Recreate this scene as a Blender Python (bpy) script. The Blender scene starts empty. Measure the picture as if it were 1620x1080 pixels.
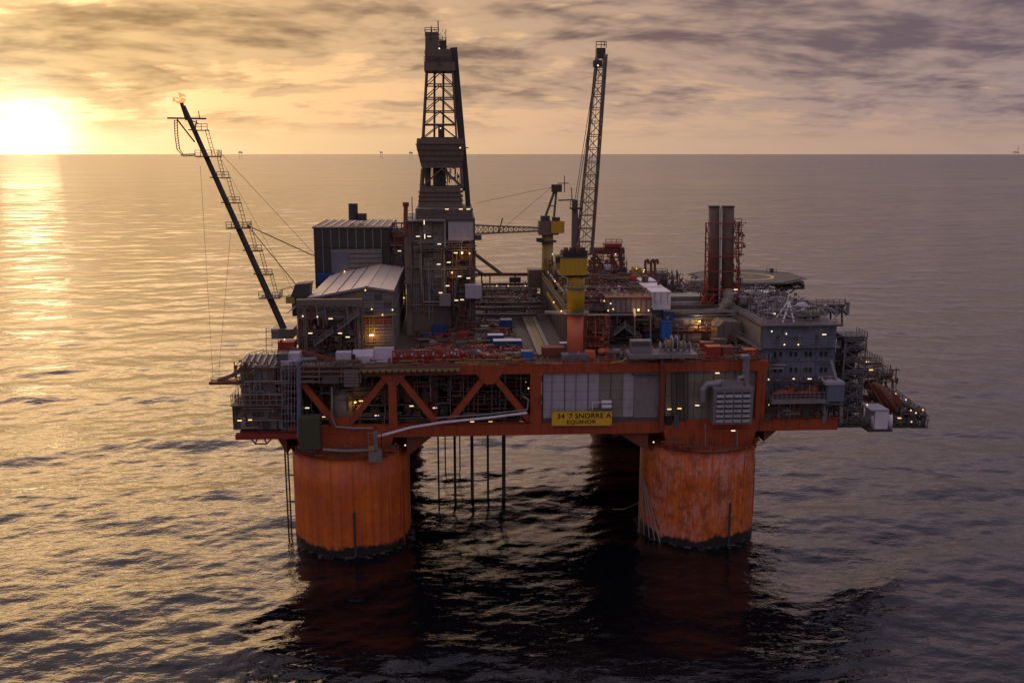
import bpy, math, random
import numpy as np
from mathutils import Vector, Matrix

# ------------------------------------------------------------------ camera, sky, sun, exposure
R = math.radians
scene = bpy.context.scene
CAM = Vector((-14.916, -198.87, 82.04)); PITCH = 0.196115; YAW = 0.059251; FPX = 1500.0
cam_d = bpy.data.cameras.new('camera'); cam = bpy.data.objects.new('camera', cam_d)
scene.collection.objects.link(cam)
cam.location = CAM; cam.rotation_euler = (math.pi / 2 - PITCH, 0, -YAW)
cam_d.sensor_width = 36.0; cam_d.lens = FPX / 1620 * 36
cam_d.clip_start = 1.0; cam_d.clip_end = 120000
scene.camera = cam
scene.view_settings.view_transform = 'Standard'; scene.view_settings.look = 'None'
scene.view_settings.exposure = 0.0; scene.view_settings.gamma = 1.0
scene.cycles.max_bounces = 5; scene.cycles.diffuse_bounces = 2; scene.cycles.glossy_bounces = 3
scene.cycles.use_denoising = True

SUN_AZ = R(-23.2); SUN_EL = R(0.8)          # azimuth from +Y towards +X
SUN = Vector((math.sin(SUN_AZ) * math.cos(SUN_EL), math.cos(SUN_AZ) * math.cos(SUN_EL), math.sin(SUN_EL)))


class NT:
    """tiny helper for writing node trees as expressions"""
    def __init__(s, tree): s.t = tree; s.n = tree.nodes; s.l = tree.links
    def node(s, typ, **kw):
        n = s.n.new(typ)
        for k, v in kw.items(): setattr(n, k, v)
        return n
    def put(s, sock, v):
        if isinstance(v, bpy.types.NodeSocket): s.l.new(v, sock)
        elif v is not None: sock.default_value = v
    def m(s, op, a, b=None, c=None, clamp=False):
        n = s.node('ShaderNodeMath', operation=op, use_clamp=clamp)
        s.put(n.inputs[0], a); s.put(n.inputs[1], b)
        if c is not None: s.put(n.inputs[2], c)
        return n.outputs[0]
    def vm(s, op, a, b=None, scale=None):
        n = s.node('ShaderNodeVectorMath', operation=op)
        s.put(n.inputs[0], a)
        if b is not None: s.put(n.inputs[1], b)
        if scale is not None: s.put(n.inputs['Scale'], scale)
        return n.outputs['Value'] if op in ('DOT_PRODUCT', 'LENGTH') else n.outputs[0]
    def mix(s, f, a, b, blend='MIX'):
        n = s.node('ShaderNodeMix', data_type='RGBA', blend_type=blend)
        s.put(n.inputs['Factor'], f)
        for i, v in ((6, a), (7, b)):
            if isinstance(v, tuple) and len(v) == 3: v = (*v, 1)
            s.put(n.inputs[i], v)
        return n.outputs[2]
    def noise(s, vec, scale, detail=4, rough=.55, dist=0.0):
        n = s.node('ShaderNodeTexNoise')
        s.put(n.inputs['Vector'], vec); s.put(n.inputs['Scale'], scale); s.put(n.inputs['Detail'], detail)
        s.put(n.inputs['Roughness'], rough); s.put(n.inputs['Distortion'], dist)
        return n.outputs['Fac']
    def ramp(s, v, lo, hi):
        n = s.node('ShaderNodeMapRange', interpolation_type='SMOOTHSTEP')
        s.put(n.inputs[0], v); n.inputs[1].default_value = lo; n.inputs[2].default_value = hi
        return n.outputs[0]
    def xyz(s, x, y, z):
        n = s.node('ShaderNodeCombineXYZ')
        for i, v in enumerate((x, y, z)): s.put(n.inputs[i], v)
        return n.outputs[0]
    def sep(s, v):
        n = s.node('ShaderNodeSeparateXYZ'); s.put(n.inputs[0], v); return n.outputs
    def scalecol(s, col, f):
        return s.vm('SCALE', col, scale=f)


def build_world():
    w = bpy.data.worlds.new('World'); scene.world = w; w.use_nodes = True
    w.cycles.sampling_method = 'MANUAL'; w.cycles.sample_map_resolution = 512
    t = NT(w.node_tree); t.n.clear()
    d = t.node('ShaderNodeTexCoord').outputs['Generated']
    d = t.vm('NORMALIZE', d)
    x, y, z = t.sep(d)
    zc = t.m('MAXIMUM', z, 0.0)
    sd = t.m('MAXIMUM', t.vm('DOT_PRODUCT', d, tuple(SUN)), 0.0)
    # flattened angular distance: the bright low band near the sun spreads sideways
    sh = Vector((SUN.x, SUN.y, 0)).normalized()
    hl = t.m('SQRT', t.m('ADD', t.m('MULTIPLY', x, x), t.m('MULTIPLY', y, y)))
    ca = t.m('DIVIDE', t.m('ADD', t.m('MULTIPLY', x, sh.x), t.m('MULTIPLY', y, sh.y)), t.m('MAXIMUM', hl, 1e-3))
    az = t.m('ARCCOSINE', t.m('MINIMUM', t.m('MAXIMUM', ca, -1.0), 1.0))          # 0 at the sun, pi opposite
    # --- clear sky behind the clouds: Nishita plus the hazy glow of the low sun
    sky = t.node('ShaderNodeTexSky', sky_type='NISHITA', sun_disc=False)
    sky.sun_elevation = SUN_EL; sky.sun_rotation = SUN_AZ; sky.air_density = 1.4; sky.dust_density = 3.0
    nis = t.scalecol(sky.outputs[0], 0.05)
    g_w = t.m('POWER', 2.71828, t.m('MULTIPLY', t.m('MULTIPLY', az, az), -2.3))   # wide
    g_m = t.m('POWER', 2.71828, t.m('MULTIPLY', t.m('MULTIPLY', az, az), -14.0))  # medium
    gold = t.mix(g_w, (.38, .265, .235), (.94, .60, .31))
    gold = t.mix(g_m, gold, (1.02, .67, .31))
    # unseen gold glow added above the view to brighten the sea; dim lilac overhead
    above_view = t.ramp(zc, .15, .36)
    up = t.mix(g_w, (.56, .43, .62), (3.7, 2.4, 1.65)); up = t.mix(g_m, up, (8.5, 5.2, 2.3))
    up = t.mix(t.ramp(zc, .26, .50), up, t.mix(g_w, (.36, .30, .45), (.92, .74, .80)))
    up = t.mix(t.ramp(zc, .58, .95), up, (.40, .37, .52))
    clear = t.mix(above_view, gold, up)
    clear = t.vm('ADD', clear, nis)
    # --- clouds: a layer seen in perspective
    den = t.m('ADD', zc, .17)
    px = t.m('DIVIDE', x, den); py = t.m('DIVIDE', y, den)
    p = t.xyz(px, py, 0.0)
    warp = t.noise(t.vm('MULTIPLY', p, (.5, .8, 1)), 1.0, 2)
    p2 = t.vm('ADD', t.vm('MULTIPLY', p, (.80, 1.0, 1)), t.xyz(t.m('MULTIPLY', warp, .5), t.m('MULTIPLY', warp, .6), 3.7))
    n1 = t.noise(p2, 3.1, 6, .60)
    n1b = t.noise(t.vm('ADD', p2, (SUN.x * .05, SUN.y * .11, 0.0)), 3.1, 4, .60)
    rel = t.m('MULTIPLY', t.m('SUBTRACT', n1, n1b), 6.5)
    n2 = t.noise(t.vm('ADD', t.vm('MULTIPLY', p, (.45, 1.1, 1)), (17.3, 5.1, 0)), .45, 2, .5)
    dens = t.m('ADD', t.m('MULTIPLY', n1, .80), t.m('MULTIPLY', n2, .58))
    dens = t.m('ADD', dens, t.m('MULTIPLY', t.ramp(z, .045, .10), .09))
    dens = t.m('ADD', dens, t.m('MULTIPLY', t.ramp(az, .35, .95), .025))
    cl = t.ramp(dens, .60, .72)
    thick = t.ramp(t.m('SUBTRACT', dens, t.m('MULTIPLY', rel, .20)), .62, 1.02)
    # clouds give way to a clear strip just above the horizon
    low = t.ramp(z, .008, .042)
    cl = t.m('MULTIPLY', cl, t.m('ADD', t.m('MULTIPLY', low, .88), .10))
    body = t.mix(g_w, (.31, .232, .245), (.76, .48, .255))
    body = t.mix(g_m, body, (.92, .58, .26))
    dark = t.mix(g_w, (.120, .092, .130), (.20, .125, .080))
    dark = t.mix(g_m, dark, (.34, .20, .085))
    body = t.mix(t.m('MULTIPLY', thick, .95), body, dark)
    body = t.mix(above_view, body, t.mix(t.m('MULTIPLY', thick, .5), up, (.45, .37, .38)))
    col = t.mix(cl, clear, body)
    # --- the sun itself, veiled: a blown-out core at the horizon, a paler glow in the gap above it
    open_ = t.m('SUBTRACT', 1.0, t.m('MULTIPLY', cl, .85))
    core = t.m('POWER', sd, 1500.0); halo = t.m('POWER', sd, 75.0)
    gd_ = Vector((math.sin(SUN_AZ - .01) * math.cos(R(4.3)), math.cos(SUN_AZ - .01) * math.cos(R(4.3)), math.sin(R(4.3))))
    gap = t.m('POWER', t.m('MAXIMUM', t.vm('DOT_PRODUCT', d, tuple(gd_)), 0.0), 900.0)
    col = t.vm('ADD', col, t.scalecol(t.xyz(1.0, .80, .46), t.m('MULTIPLY', halo, t.m('MULTIPLY', open_, .50))))
    col = t.vm('ADD', col, t.scalecol(t.xyz(1.0, .84, .52), t.m('MULTIPLY', core, 1.8)))
    col = t.vm('ADD', col, t.scalecol(t.xyz(1.0, .82, .52), t.m('MULTIPLY', gap, t.m('MULTIPLY', open_, .55))))
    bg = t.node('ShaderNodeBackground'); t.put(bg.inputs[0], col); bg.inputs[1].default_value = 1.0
    out = t.node('ShaderNodeOutputWorld'); t.l.new(bg.outputs[0], out.inputs[0])


build_world()
sun_d = bpy.data.lights.new('sun', 'SUN'); sun_d.energy = 0.025; sun_d.angle = R(3); sun_d.color = (1.0, .66, .34)
sun_o = bpy.data.objects.new('sun', sun_d); scene.collection.objects.link(sun_o)
sun_o.rotation_euler = SUN.to_track_quat('Z', 'Y').to_euler(); sun_o.location = (-200, 300, 150)

# ------------------------------------------------------------------ surveying helpers
_F = Vector((math.sin(YAW) * math.cos(PITCH), math.cos(YAW) * math.cos(PITCH), -math.sin(PITCH)))
_R = Vector((math.cos(YAW), -math.sin(YAW), 0)); _U = _R.cross(_F)


def ray(px, py): return _F * FPX + _R * (px - 810) + _U * (540 - py)
def at(px, py, Y):
    """point of the plane y = Y that the photo shows at pixel (px, py)"""
    d = ray(px, py); return CAM + d * ((Y - CAM.y) / d.y)
def gz(px, py, Z):
    d = ray(px, py); return CAM + d * ((Z - CAM.z) / d.z)
def AX(px, Y, py=520): return at(px, py, Y).x
def AZ(py, Y, px=810): return at(px, py, Y).z


ZB, ZD, YF, YB = 24.3, 39.4, -9.0, 85.0       # deck box: underside, top, front, back
rnd = random.Random(7)

# ------------------------------------------------------------------ materials
M = {}


def mat_paint(name, col, rough=.55, var=.25, dirt=(.05, .035, .025), dirt_amt=.35, scale=.35, metal=0.0, streak=.25, bump=0.0):
    m = bpy.data.materials.new(name); m.use_nodes = True
    t = NT(m.node_tree); b = t.n['Principled BSDF']
    pos = t.node('ShaderNodeNewGeometry').outputs['Position']
    n = t.noise(pos, scale, 5, .6)
    s = t.noise(t.vm('MULTIPLY', pos, (1.0, 1.0, streak)), scale * 4.5, 4, .6)
    base = t.mix(n, tuple(c * (1 - var) for c in col), tuple(min(1, c * (1 + var)) for c in col))
    mask = t.m('MULTIPLY', t.ramp(t.m('ADD', t.m('MULTIPLY', n, .45), t.m('MULTIPLY', s, .55)), .47, .68), dirt_amt)
    t.put(b.inputs['Base Color'], t.mix(mask, base, dirt))
    t.put(b.inputs['Roughness'], t.m('ADD', rough - .08, t.m('MULTIPLY', s, .2)))
    b.inputs['Metallic'].default_value = metal
    if bump:
        bn = t.node('ShaderNodeBump'); bn.inputs['Strength'].default_value = bump; bn.inputs['Distance'].default_value = .05
        t.put(bn.inputs['Height'], s); t.l.new(bn.outputs[0], b.inputs['Normal'])
    M[name] = m
    return m


def mat_emit(name, col, strength):
    m = bpy.data.materials.new(name); m.use_nodes = True
    b = m.node_tree.nodes['Principled BSDF']
    b.inputs['Base Color'].default_value = (.8, .8, .8, 1)
    b.inputs['Emission Color'].default_value = (*col, 1); b.inputs['Emission Strength'].default_value = strength
    m.cycles.emission_sampling = 'NONE' if strength < 10 else 'AUTO'
    M[name] = m


def mat_column(name, seed, mottle):
    m = bpy.data.materials.new(name); m.use_nodes = True
    t = NT(m.node_tree); b = t.n['Principled BSDF']
    pos = t.vm('ADD', t.node('ShaderNodeNewGeometry').outputs['Position'], (seed, seed * .7, 0))
    z = t.sep(pos)[2]
    n = t.noise(pos, .16, 5, .6)
    st = t.noise(t.vm('MULTIPLY', pos, (1, 1, .07)), .55, 5, .62)
    fine = t.noise(t.vm('MULTIPLY', pos, (1, 1, .35)), 1.3, 6, .68)
    col = t.mix(t.ramp(st, .35, .68), (.68, .155, .006), (.52, .090, .006))
    col = t.mix(t.m('MULTIPLY', t.ramp(n, .40, .62), .55), col, (.42, .062, .007))
    # pale primer and worn patches, then rust
    pale = t.m('MULTIPLY', t.ramp(t.m('ADD', t.m('MULTIPLY', fine, .6), t.m('MULTIPLY', n, .4)), .46, .57), mottle)
    col = t.mix(pale, col, (.60, .30, .21))
    rust = t.m('MULTIPLY', t.ramp(t.noise(t.vm('ADD', pos, (41, 7, 3)), .42, 6, .68), .50, .62), .12 + .75 * mottle)
    col = t.mix(rust, col, (.17, .045, .014))
    drip = t.m('MULTIPLY', t.ramp(t.noise(t.vm('MULTIPLY', pos, (1, 1, .03)), 1.1, 4, .6), .56, .74), .60)
    col = t.mix(drip, col, (.23, .05, .012))
    seam = t.m('LESS_THAN', t.m('FRACT', t.m('DIVIDE', z, 3.05)), .028)
    xx, yy, _z = t.sep(t.node('ShaderNodeNewGeometry').outputs['Normal'])
    vs = t.m('LESS_THAN', t.m('FRACT', t.m('MULTIPLY', t.m('ARCTAN2', yy, xx), 2.3873)), .022)
    col = t.mix(t.m('MULTIPLY', t.m('MAXIMUM', seam, vs), .45), col, (.20, .035, .008))
    run = t.m('MULTIPLY', t.ramp(t.noise(t.vm('MULTIPLY', pos, (1, 1, .045)), 2.6, 3, .5), .60, .70), t.m('MULTIPLY', t.ramp(st, .42, .6), .30 + .5 * mottle))
    col = t.mix(run, col, (.11, .028, .010))
    # marine growth at the splash zone
    edge = t.m('ADD', z, t.m('ADD', t.m('MULTIPLY', t.m('SUBTRACT', fine, .5), 2.2), t.m('MULTIPLY', t.m('SUBTRACT', n, .5), 6.0)))
    g = t.m('SUBTRACT', 1.0, t.ramp(edge, 1.1, 2.1))
    col = t.mix(g, col, (.014, .012, .010))
    t.put(b.inputs['Base Color'], col)
    t.put(b.inputs['Roughness'], t.m('ADD', .42, t.m('MULTIPLY', fine, .25)))
    bn = t.node('ShaderNodeBump'); bn.inputs['Strength'].default_value = .35; bn.inputs['Distance'].default_value = .12
    t.put(bn.inputs['Height'], t.m('ADD', fine, t.m('MULTIPLY', g, .8))); t.l.new(bn.outputs[0], b.inputs['Normal'])
    M[name] = m


mat_column('column_paint', 0.0, .10); mat_column('column_worn', 63.0, .62); mat_column('column_back', 20.0, .4)
mat_paint('orange', (.335, .060, .012), .55, .3, (.075, .024, .012), .72, .32, 0, .12)
mat_paint('orange_pale', (.56, .145, .055), .5, .15, (.22, .05, .02), .4, .3)
mat_paint('red', (.27, .030, .016), .55, .3, (.05, .02, .015), .55, .5)
mat_paint('redbrown', (.185, .052, .026), .65, .35, (.045, .022, .015), .5, .6)
mat_paint('grey', (.20, .185, .175), .55, .25, (.07, .045, .03), .55, .35)
mat_paint('grey_dark', (.085, .076, .070), .6, .3, (.04, .025, .018), .5, .5)
mat_paint('grey_brown', (.155, .118, .085), .6, .3, (.055, .032, .02), .55, .4)
mat_paint('panel_lilac', (.36, .345, .37), .5, .14, (.15, .115, .095), .42, .3)
mat_paint('panel_olive', (.215, .190, .145), .55, .2, (.09, .06, .035), .5, .3)
mat_paint('block_blue', (.125, .148, .192), .5, .18, (.06, .06, .065), .45, .3)
mat_paint('cladding_green', (.042, .042, .030), .6, .25, (.03, .022, .015), .45, .5)
mat_paint('roof_pale', (.62, .52, .40), .5, .1, (.34, .25, .17), .35, .25)
mat_paint('white', (.62, .60, .62), .5, .1, (.28, .23, .19), .40, .5)
mat_paint('tarp', (.44, .40, .46), .65, .18, (.22, .19, .20), .45, .8)
mat_paint('yellow', (.50, .31, .012), .5, .2, (.17, .09, .015), .50, .4)
mat_paint('yellow_dull', (.30, .225, .045), .6, .25, (.10, .07, .02), .55, .5)
mat_paint('yellow_sign', (.72, .43, .018), .5, .12, (.30, .17, .02), .45, .5)
mat_paint('blue', (.014, .055, .185), .45, .25, (.012, .018, .03), .4, .5)
mat_paint('blue_bright', (.02, .13, .42), .45, .15, (.02, .04, .08), .3, .5)
mat_paint('green', (.03, .14, .045), .55, .3, (.03, .04, .02), .4, .6)
mat_paint('green_dark', (.055, .062, .028), .65, .25, (.03, .03, .02), .4, .6)
mat_paint('steel', (.17, .155, .14), .45, .25, (.07, .045, .03), .4, .6, .5)
mat_paint('steel_dark', (.055, .048, .042), .6, .3, (.03, .02, .014), .4, .6)
mat_paint('galvanised', (.255, .245, .245), .42, .2, (.11, .08, .06), .45, .5, .4)
mat_paint('derrick_brown', (.150, .108, .074), .6, .25, (.05, .03, .02), .5, .4)
mat_paint('stack_brown', (.125, .075, .050), .6, .25, (.07, .04, .025), .5, .3, 0, .1)
mat_paint('deck_steel', (.085, .056, .044), .7, .4, (.03, .02, .015), .65, .25)
mat_paint('deck_green', (.085, .083, .050), .7, .3, (.04, .035, .02), .5, .3)
mat_paint('black', (.012, .011, .011), .6, .2, (.02, .015, .01), .2, 1)
mat_paint('glass_dark', (.015, .018, .022), .12, .1, (.02, .02, .02), .1, 1)
mat_paint('fouling', (.016, .015, .011), .8, .4, (.03, .03, .02), .5, 1.2, bump=.8)
mat_paint('hazy_rig', (.80, .62, .45), .8, .05, (.8, .62, .45), 0, 1)  # distance haze put into the colour: pale tint for backlit rigs
mat_emit('lamp_white', (1.0, .76, .48), 1.25)
mat_emit('lamp_warm', (1.0, .55, .20), 1.5)
mat_emit('lamp_orange', (1.0, .42, .07), 16.0)
mat_emit('flame', (1.0, .22, .02), 1.3)

# ------------------------------------------------------------------ mesh helpers
col = scene.collection
WL = {}                                    # world location of every object by name


class MB:
    def __init__(s): s.v = []; s.f = []
    def quad8(s, c):
        i = len(s.v); s.v += [tuple(p) for p in c]
        s.f += [(i, i+3, i+2, i+1), (i+4, i+5, i+6, i+7), (i, i+1, i+5, i+4), (i+1, i+2, i+6, i+5), (i+2, i+3, i+7, i+6), (i+3, i, i+4, i+7)]
        return s
    def box(s, x0, x1, y0, y1, z0, z1):
        return s.quad8([(x0, y0, z0), (x1, y0, z0), (x1, y1, z0), (x0, y1, z0), (x0, y0, z1), (x1, y0, z1), (x1, y1, z1), (x0, y1, z1)])
    def bar(s, a, b, w, h=None):
        a = Vector(a); b = Vector(b); h = w if h is None else h
        d = (b - a).normalized(); up = Vector((0, 0, 1)) if abs(d.z) < .95 else Vector((0, 1, 0))
        sx = d.cross(up).normalized() * (w / 2); sy = sx.cross(d).normalized() * (h / 2)
        return s.quad8([a - sx - sy, a + sx - sy, a + sx + sy, a - sx + sy, b - sx - sy, b + sx - sy, b + sx + sy, b - sx + sy])
    def tube(s, a, b, r, n=6, r1=None):
        a = Vector(a); b = Vector(b); r1 = r if r1 is None else r1
        d = (b - a).normalized(); up = Vector((0, 0, 1)) if abs(d.z) < .95 else Vector((0, 1, 0))
        u = d.cross(up).normalized(); w = u.cross(d)
        i = len(s.v)
        for P, q in ((a, r), (b, r1)):
            for k in range(n):
                t = 2 * math.pi * k / n; s.v.append(tuple(P + u * (q * math.cos(t)) + w * (q * math.sin(t))))
        for k in range(n): s.f.append((i + k, i + n + k, i + n + (k + 1) % n, i + (k + 1) % n))
        s.f.append(tuple(i + k for k in range(n))); s.f.append(tuple(i + n + k for k in reversed(range(n))))
        return s
    def path(s, pts, r, n=6):
        for a, b in zip(pts[:-1], pts[1:]):
            a = Vector(a); b = Vector(b); d = (b - a).normalized() * (r * .3); s.tube(a - d, b + d, r, n)
        return s
    def prism_y(s, pts, y0, y1):
        """pts: (x, z) outline, extruded along y"""
        n = len(pts); i = len(s.v)
        s.v += [(x, y0, z) for x, z in pts] + [(x, y1, z) for x, z in pts]
        for k in range(n): s.f.append((i + k, i + (k + 1) % n, i + n + (k + 1) % n, i + n + k))
        s.f.append(tuple(i + k for k in reversed(range(n)))); s.f.append(tuple(i + n + k for k in range(n)))
        return s
    def prism_x(s, pts, x0, x1):
        n = len(pts); i = len(s.v)
        s.v += [(x0, y, z) for y, z in pts] + [(x1, y, z) for y, z in pts]
        for k in range(n): s.f.append((i + k, i + n + k, i + n + (k + 1) % n, i + (k + 1) % n))
        s.f.append(tuple(i + k for k in range(n))); s.f.append(tuple(i + n + k for k in reversed(range(n))))
        return s
    def prism_z(s, pts, z0, z1, pts1=None):
        n = len(pts); i = len(s.v); pts1 = pts1 or pts
        s.v += [(x, y, z0) for x, y in pts] + [(x, y, z1) for x, y in pts1]
        for k in range(n): s.f.append((i + k, i + (k + 1) % n, i + n + (k + 1) % n, i + n + k))
        s.f.append(tuple(i + k for k in reversed(range(n)))); s.f.append(tuple(i + n + k for k in range(n)))
        return s
    def frustum(s, c, w0, d0, z0, w1, d1, z1, c1=None):
        c1 = c1 or c
        a = lambda c, w, d, z: [(c[0]-w/2, c[1]-d/2, z), (c[0]+w/2, c[1]-d/2, z), (c[0]+w/2, c[1]+d/2, z), (c[0]-w/2, c[1]+d/2, z)]
        return s.quad8(a(c, w0, d0, z0) + a(c1, w1, d1, z1))
    def lathe(s, prof, c, n=24):
        i = len(s.v); m = len(prof)
        for r, z in prof:
            for k in range(n):
                t = 2 * math.pi * k / n; s.v.append((c[0] + r * math.cos(t), c[1] + r * math.sin(t), z))
        for j in range(m - 1):
            for k in range(n): s.f.append((i+j*n+k, i+j*n+(k+1) % n, i+(j+1)*n+(k+1) % n, i+(j+1)*n+k))
        s.f.append(tuple(i + k for k in reversed(range(n)))); s.f.append(tuple(i+(m-1)*n+k for k in range(n)))
        return s
    def rail(s, pts, h=1.15, step=2.0, r=.05):
        for a, b in zip(pts[:-1], pts[1:]):
            a = Vector(a); b = Vector(b); n = max(1, int((b - a).length / step)); U = Vector((0, 0, h))
            for k in range(n + 1):
                p = a.lerp(b, k / n); s.bar(p, p + U, r * 2)
            for q in (.5, 1.0): s.bar(a + U * q, b + U * q, r * 2)
        return s
    def grid(s, x0, x1, z0, z1, y, nx, nz, w):
        for i in range(nx + 1): X = x0 + (x1 - x0) * i / nx; s.bar((X, y, z0), (X, y, z1), w)
        for j in range(nz + 1): Z = z0 + (z1 - z0) * j / nz; s.bar((x0, y - w * .7, Z), (x1, y - w * .7, Z), w)
        return s
    def build(s, name, mat, parent=None, smooth=False, kind=None, label=None):
        if not s.v: return None
        a = np.array(s.v, float); lo = a.min(0); hi = a.max(0)
        o0 = np.array([(lo[0] + hi[0]) / 2, (lo[1] + hi[1]) / 2, lo[2]])
        me = bpy.data.meshes.new(name); me.from_pydata((a - o0).tolist(), [], s.f); me.materials.append(M[mat]); me.update()
        if smooth: me.shade_smooth()
        return link(name, me, o0, parent, kind, label)


def link(name, me, loc, parent=None, kind=None, label=None):
    o = bpy.data.objects.new(name, me); col.objects.link(o)
    loc = Vector(loc); WL[o.name] = loc.copy()
    if parent is not None: o.parent = parent; o.location = loc - WL[parent.name]
    else: o.location = loc
    if kind: o['kind'] = kind
    if label: o['label'] = label
    return o


def thing(name, label, cat, loc, group=None):
    o = bpy.data.objects.new(name, None); col.objects.link(o); o.empty_display_size = .5
    o.location = loc; WL[o.name] = Vector(loc)
    o['label'] = label; o['category'] = cat
    if group: o['group'] = group
    return o


def tag(o, label, cat, group=None):
    o['label'] = label; o['category'] = cat
    if group: o['group'] = group
    return o


def mesh_of(fn):
    b = MB(); fn(b); me = bpy.data.meshes.new('shared'); me.from_pydata(b.v, [], b.f); me.update(); return me


_lm = {}
def lamp(parent, px, py, Y, kind='strip', mat='lamp_white', light=0):
    """a lit lamp fitting: strip light, bulb or upright strip"""
    key = (kind, mat)
    if key not in _lm:
        f = {'strip': lambda b: b.box(-.42, .42, -.1, .1, -.09, .09), 'bulb': lambda b: b.lathe([(.05, -.17), (.16, -.08), (.16, .08), (.05, .17)], (0, 0), 8),
             'upright': lambda b: b.box(-.1, .1, -.1, .1, -.5, .5)}[kind]
        _lm[key] = mesh_of(f); _lm[key].materials.append(M[mat])
    P = at(px, py, Y)
    o = link('lamp', _lm[key], P, parent)
    if light:
        ld = bpy.data.lights.new('lamp_light', 'POINT'); ld.energy = light; ld.color = (1, .45, .1); ld.shadow_soft_size = .4
        lo = bpy.data.objects.new('lamp_light', ld); col.objects.link(lo); lo.parent = o; lo.location = (0, -.9, -.2)
    return o


def pbox(parent, name, mat, px0, px1, py0, py1, Y, depth, **kw):
    """box whose front face (plane y = Y) covers the given pixels"""
    x0 = AX(px0, Y, (py0 + py1) / 2); x1 = AX(px1, Y, (py0 + py1) / 2); c = (px0 + px1) / 2
    z1 = AZ(py0, Y, c); z0 = AZ(py1, Y, c)
    return MB().box(x0, x1, Y, Y + depth, z0, z1).build(name, mat, parent, **kw)


def facade(parent, x0, x1, z0, z1, Y, nx, nz, mats, seed, dmax=.7, skip=.3, names=('cladding_panel', 'cabinet', 'duct_box')):
    """uneven panels, cabinets and boxes that stand proud of a wall"""
    q = random.Random(seed); xs = [x0]; 
    for i in range(nx): xs.append(xs[-1] + q.uniform(.6, 1.4))
    k = (x1 - x0) / (xs[-1] - x0); xs = [x0 + (v - x0) * k for v in xs]
    for i in range(nx):
        zs = [z0]
        for j in range(nz): zs.append(zs[-1] + q.uniform(.5, 1.5))
        k = (z1 - z0) / (zs[-1] - z0); zs = [z0 + (v - z0) * k for v in zs]
        for j in range(nz):
            if q.random() < skip: continue
            g = .08 + q.random() * .12
            MB().box(xs[i] + g, xs[i+1] - g, Y - q.uniform(.06, dmax), Y + .3, zs[j] + g, zs[j+1] - g).build(q.choice(names), q.choice(mats), parent)


def pipes(parent, n, x0, x1, y0, y1, z0, z1, mats, seed, r=(.12, .3), axis='x'):
    q = random.Random(seed)
    for i in range(n):
        rr = q.uniform(*r); b = MB(); y = q.uniform(y0, y1); z = q.uniform(z0, z1); x = q.uniform(x0, x1)
        if axis == 'x':
            a = q.uniform(x0, x0 + (x1 - x0) * .35); c = q.uniform(x0 + (x1 - x0) * .6, x1)
            pts = [(a, y, z), (c, y, z)]
            if q.random() < .5: pts.append((c, y, z + q.uniform(-1, 1) * (z1 - z0) * .5))
            if q.random() < .4: pts.insert(0, (a, y, z + q.uniform(-1, 1) * (z1 - z0) * .5))
        elif axis == 'z':
            a = q.uniform(z0, z0 + (z1 - z0) * .3); c = q.uniform(z0 + (z1 - z0) * .6, z1)
            pts = [(x, y, a), (x, y, c)]
            if q.random() < .5: pts.append((x + q.uniform(-2, 2), y, c))
        else:
            pts = [(x, y0, z), (x, y1, z)]
        b.path(pts, rr, 7).build('pipe', q.choice(mats), parent)


def clutter(parent, x0, x1, y0, y1, z, n, seed, hmax=2.6, mats=('grey', 'grey_dark', 'grey_brown', 'redbrown', 'steel', 'galvanised')):
    """deck machinery: skids, vessels, cabinets, valve stands"""
    q = random.Random(seed)
    for i in range(n):
        x = q.uniform(x0, x1); y = q.uniform(y0, y1); h = q.uniform(.6, hmax); w = q.uniform(.6, 2.4); d = q.uniform(.6, 2.2); m = q.choice(mats); t = q.random()
        if t < .40: MB().box(x, x + w, y, y + d, z, z + h).build('machine_cabinet', m, parent)
        elif t < .58:
            r = q.uniform(.4, .9)
            MB().lathe([(r * .6, z), (r, z + .25), (r, z + h), (r * .5, z + h + r * .5)], (x, y), 10).build('vessel', m, parent, True)
        elif t < .75:
            r = q.uniform(.35, .8); L = w * 1.6; b = MB().tube((x, y, z + r + .4), (x + L, y, z + r + .4), r, 10)
            b.box(x + L * .2, x + L * .3, y - r * .7, y + r * .7, z, z + .5).box(x + L * .7, x + L * .8, y - r * .7, y + r * .7, z, z + .5).build('pressure_vessel', m, parent)
        elif t < .9:
            b = MB().path([(x, y, z), (x, y, z + h), (x + w, y, z + h), (x + w, y, z)], .16, 6); b.build('pipe_loop', m, parent)
        else:
            b = MB()
            for sx in (0, w):
                for sy in (0, d): b.bar((x + sx, y + sy, z), (x + sx, y + sy, z + h), .18)
            b.box(x - .1, x + w + .1, y - .1, y + d + .1, z + h * .6, z + h * .6 + .15); b.box(x - .1, x + w + .1, y - .1, y + d + .1, z + h, z + h + .15)
            b.build('equipment_frame', m, parent)


def fuzz(parent, x0, x1, y0, y1, z0, z1, n, seed, mats=('grey', 'steel_dark', 'redbrown'), up=.35, s=(.06, .16), L=(.8, 4.0)):
    """dense small-bore pipework, cable trays, brackets and fittings too small to pick apart"""
    q = random.Random(seed)
    for m in mats:
        b = MB()
        for i in range(n // len(mats)):
            x = q.uniform(x0, x1); y = q.uniform(y0, y1); z = q.uniform(z0, z1); l = q.uniform(*L); r = q.uniform(*s); t = q.random()
            if t < up: b.bar((x, y, z), (x, y, min(z + l, z1)), r * 1.6)
            elif t < .75: b.bar((x, y, z), (min(x + l, x1), y, z), r * 1.6)
            elif t < .85: b.bar((x, y, z), (x, min(y + l, y1), z), r * 1.6)
            else: w = q.uniform(.2, .6); b.box(x, x + w, y, y + w, z, z + w * q.uniform(.5, 1.6))
        b.build('small_pipework', m, parent, kind='stuff')


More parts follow.
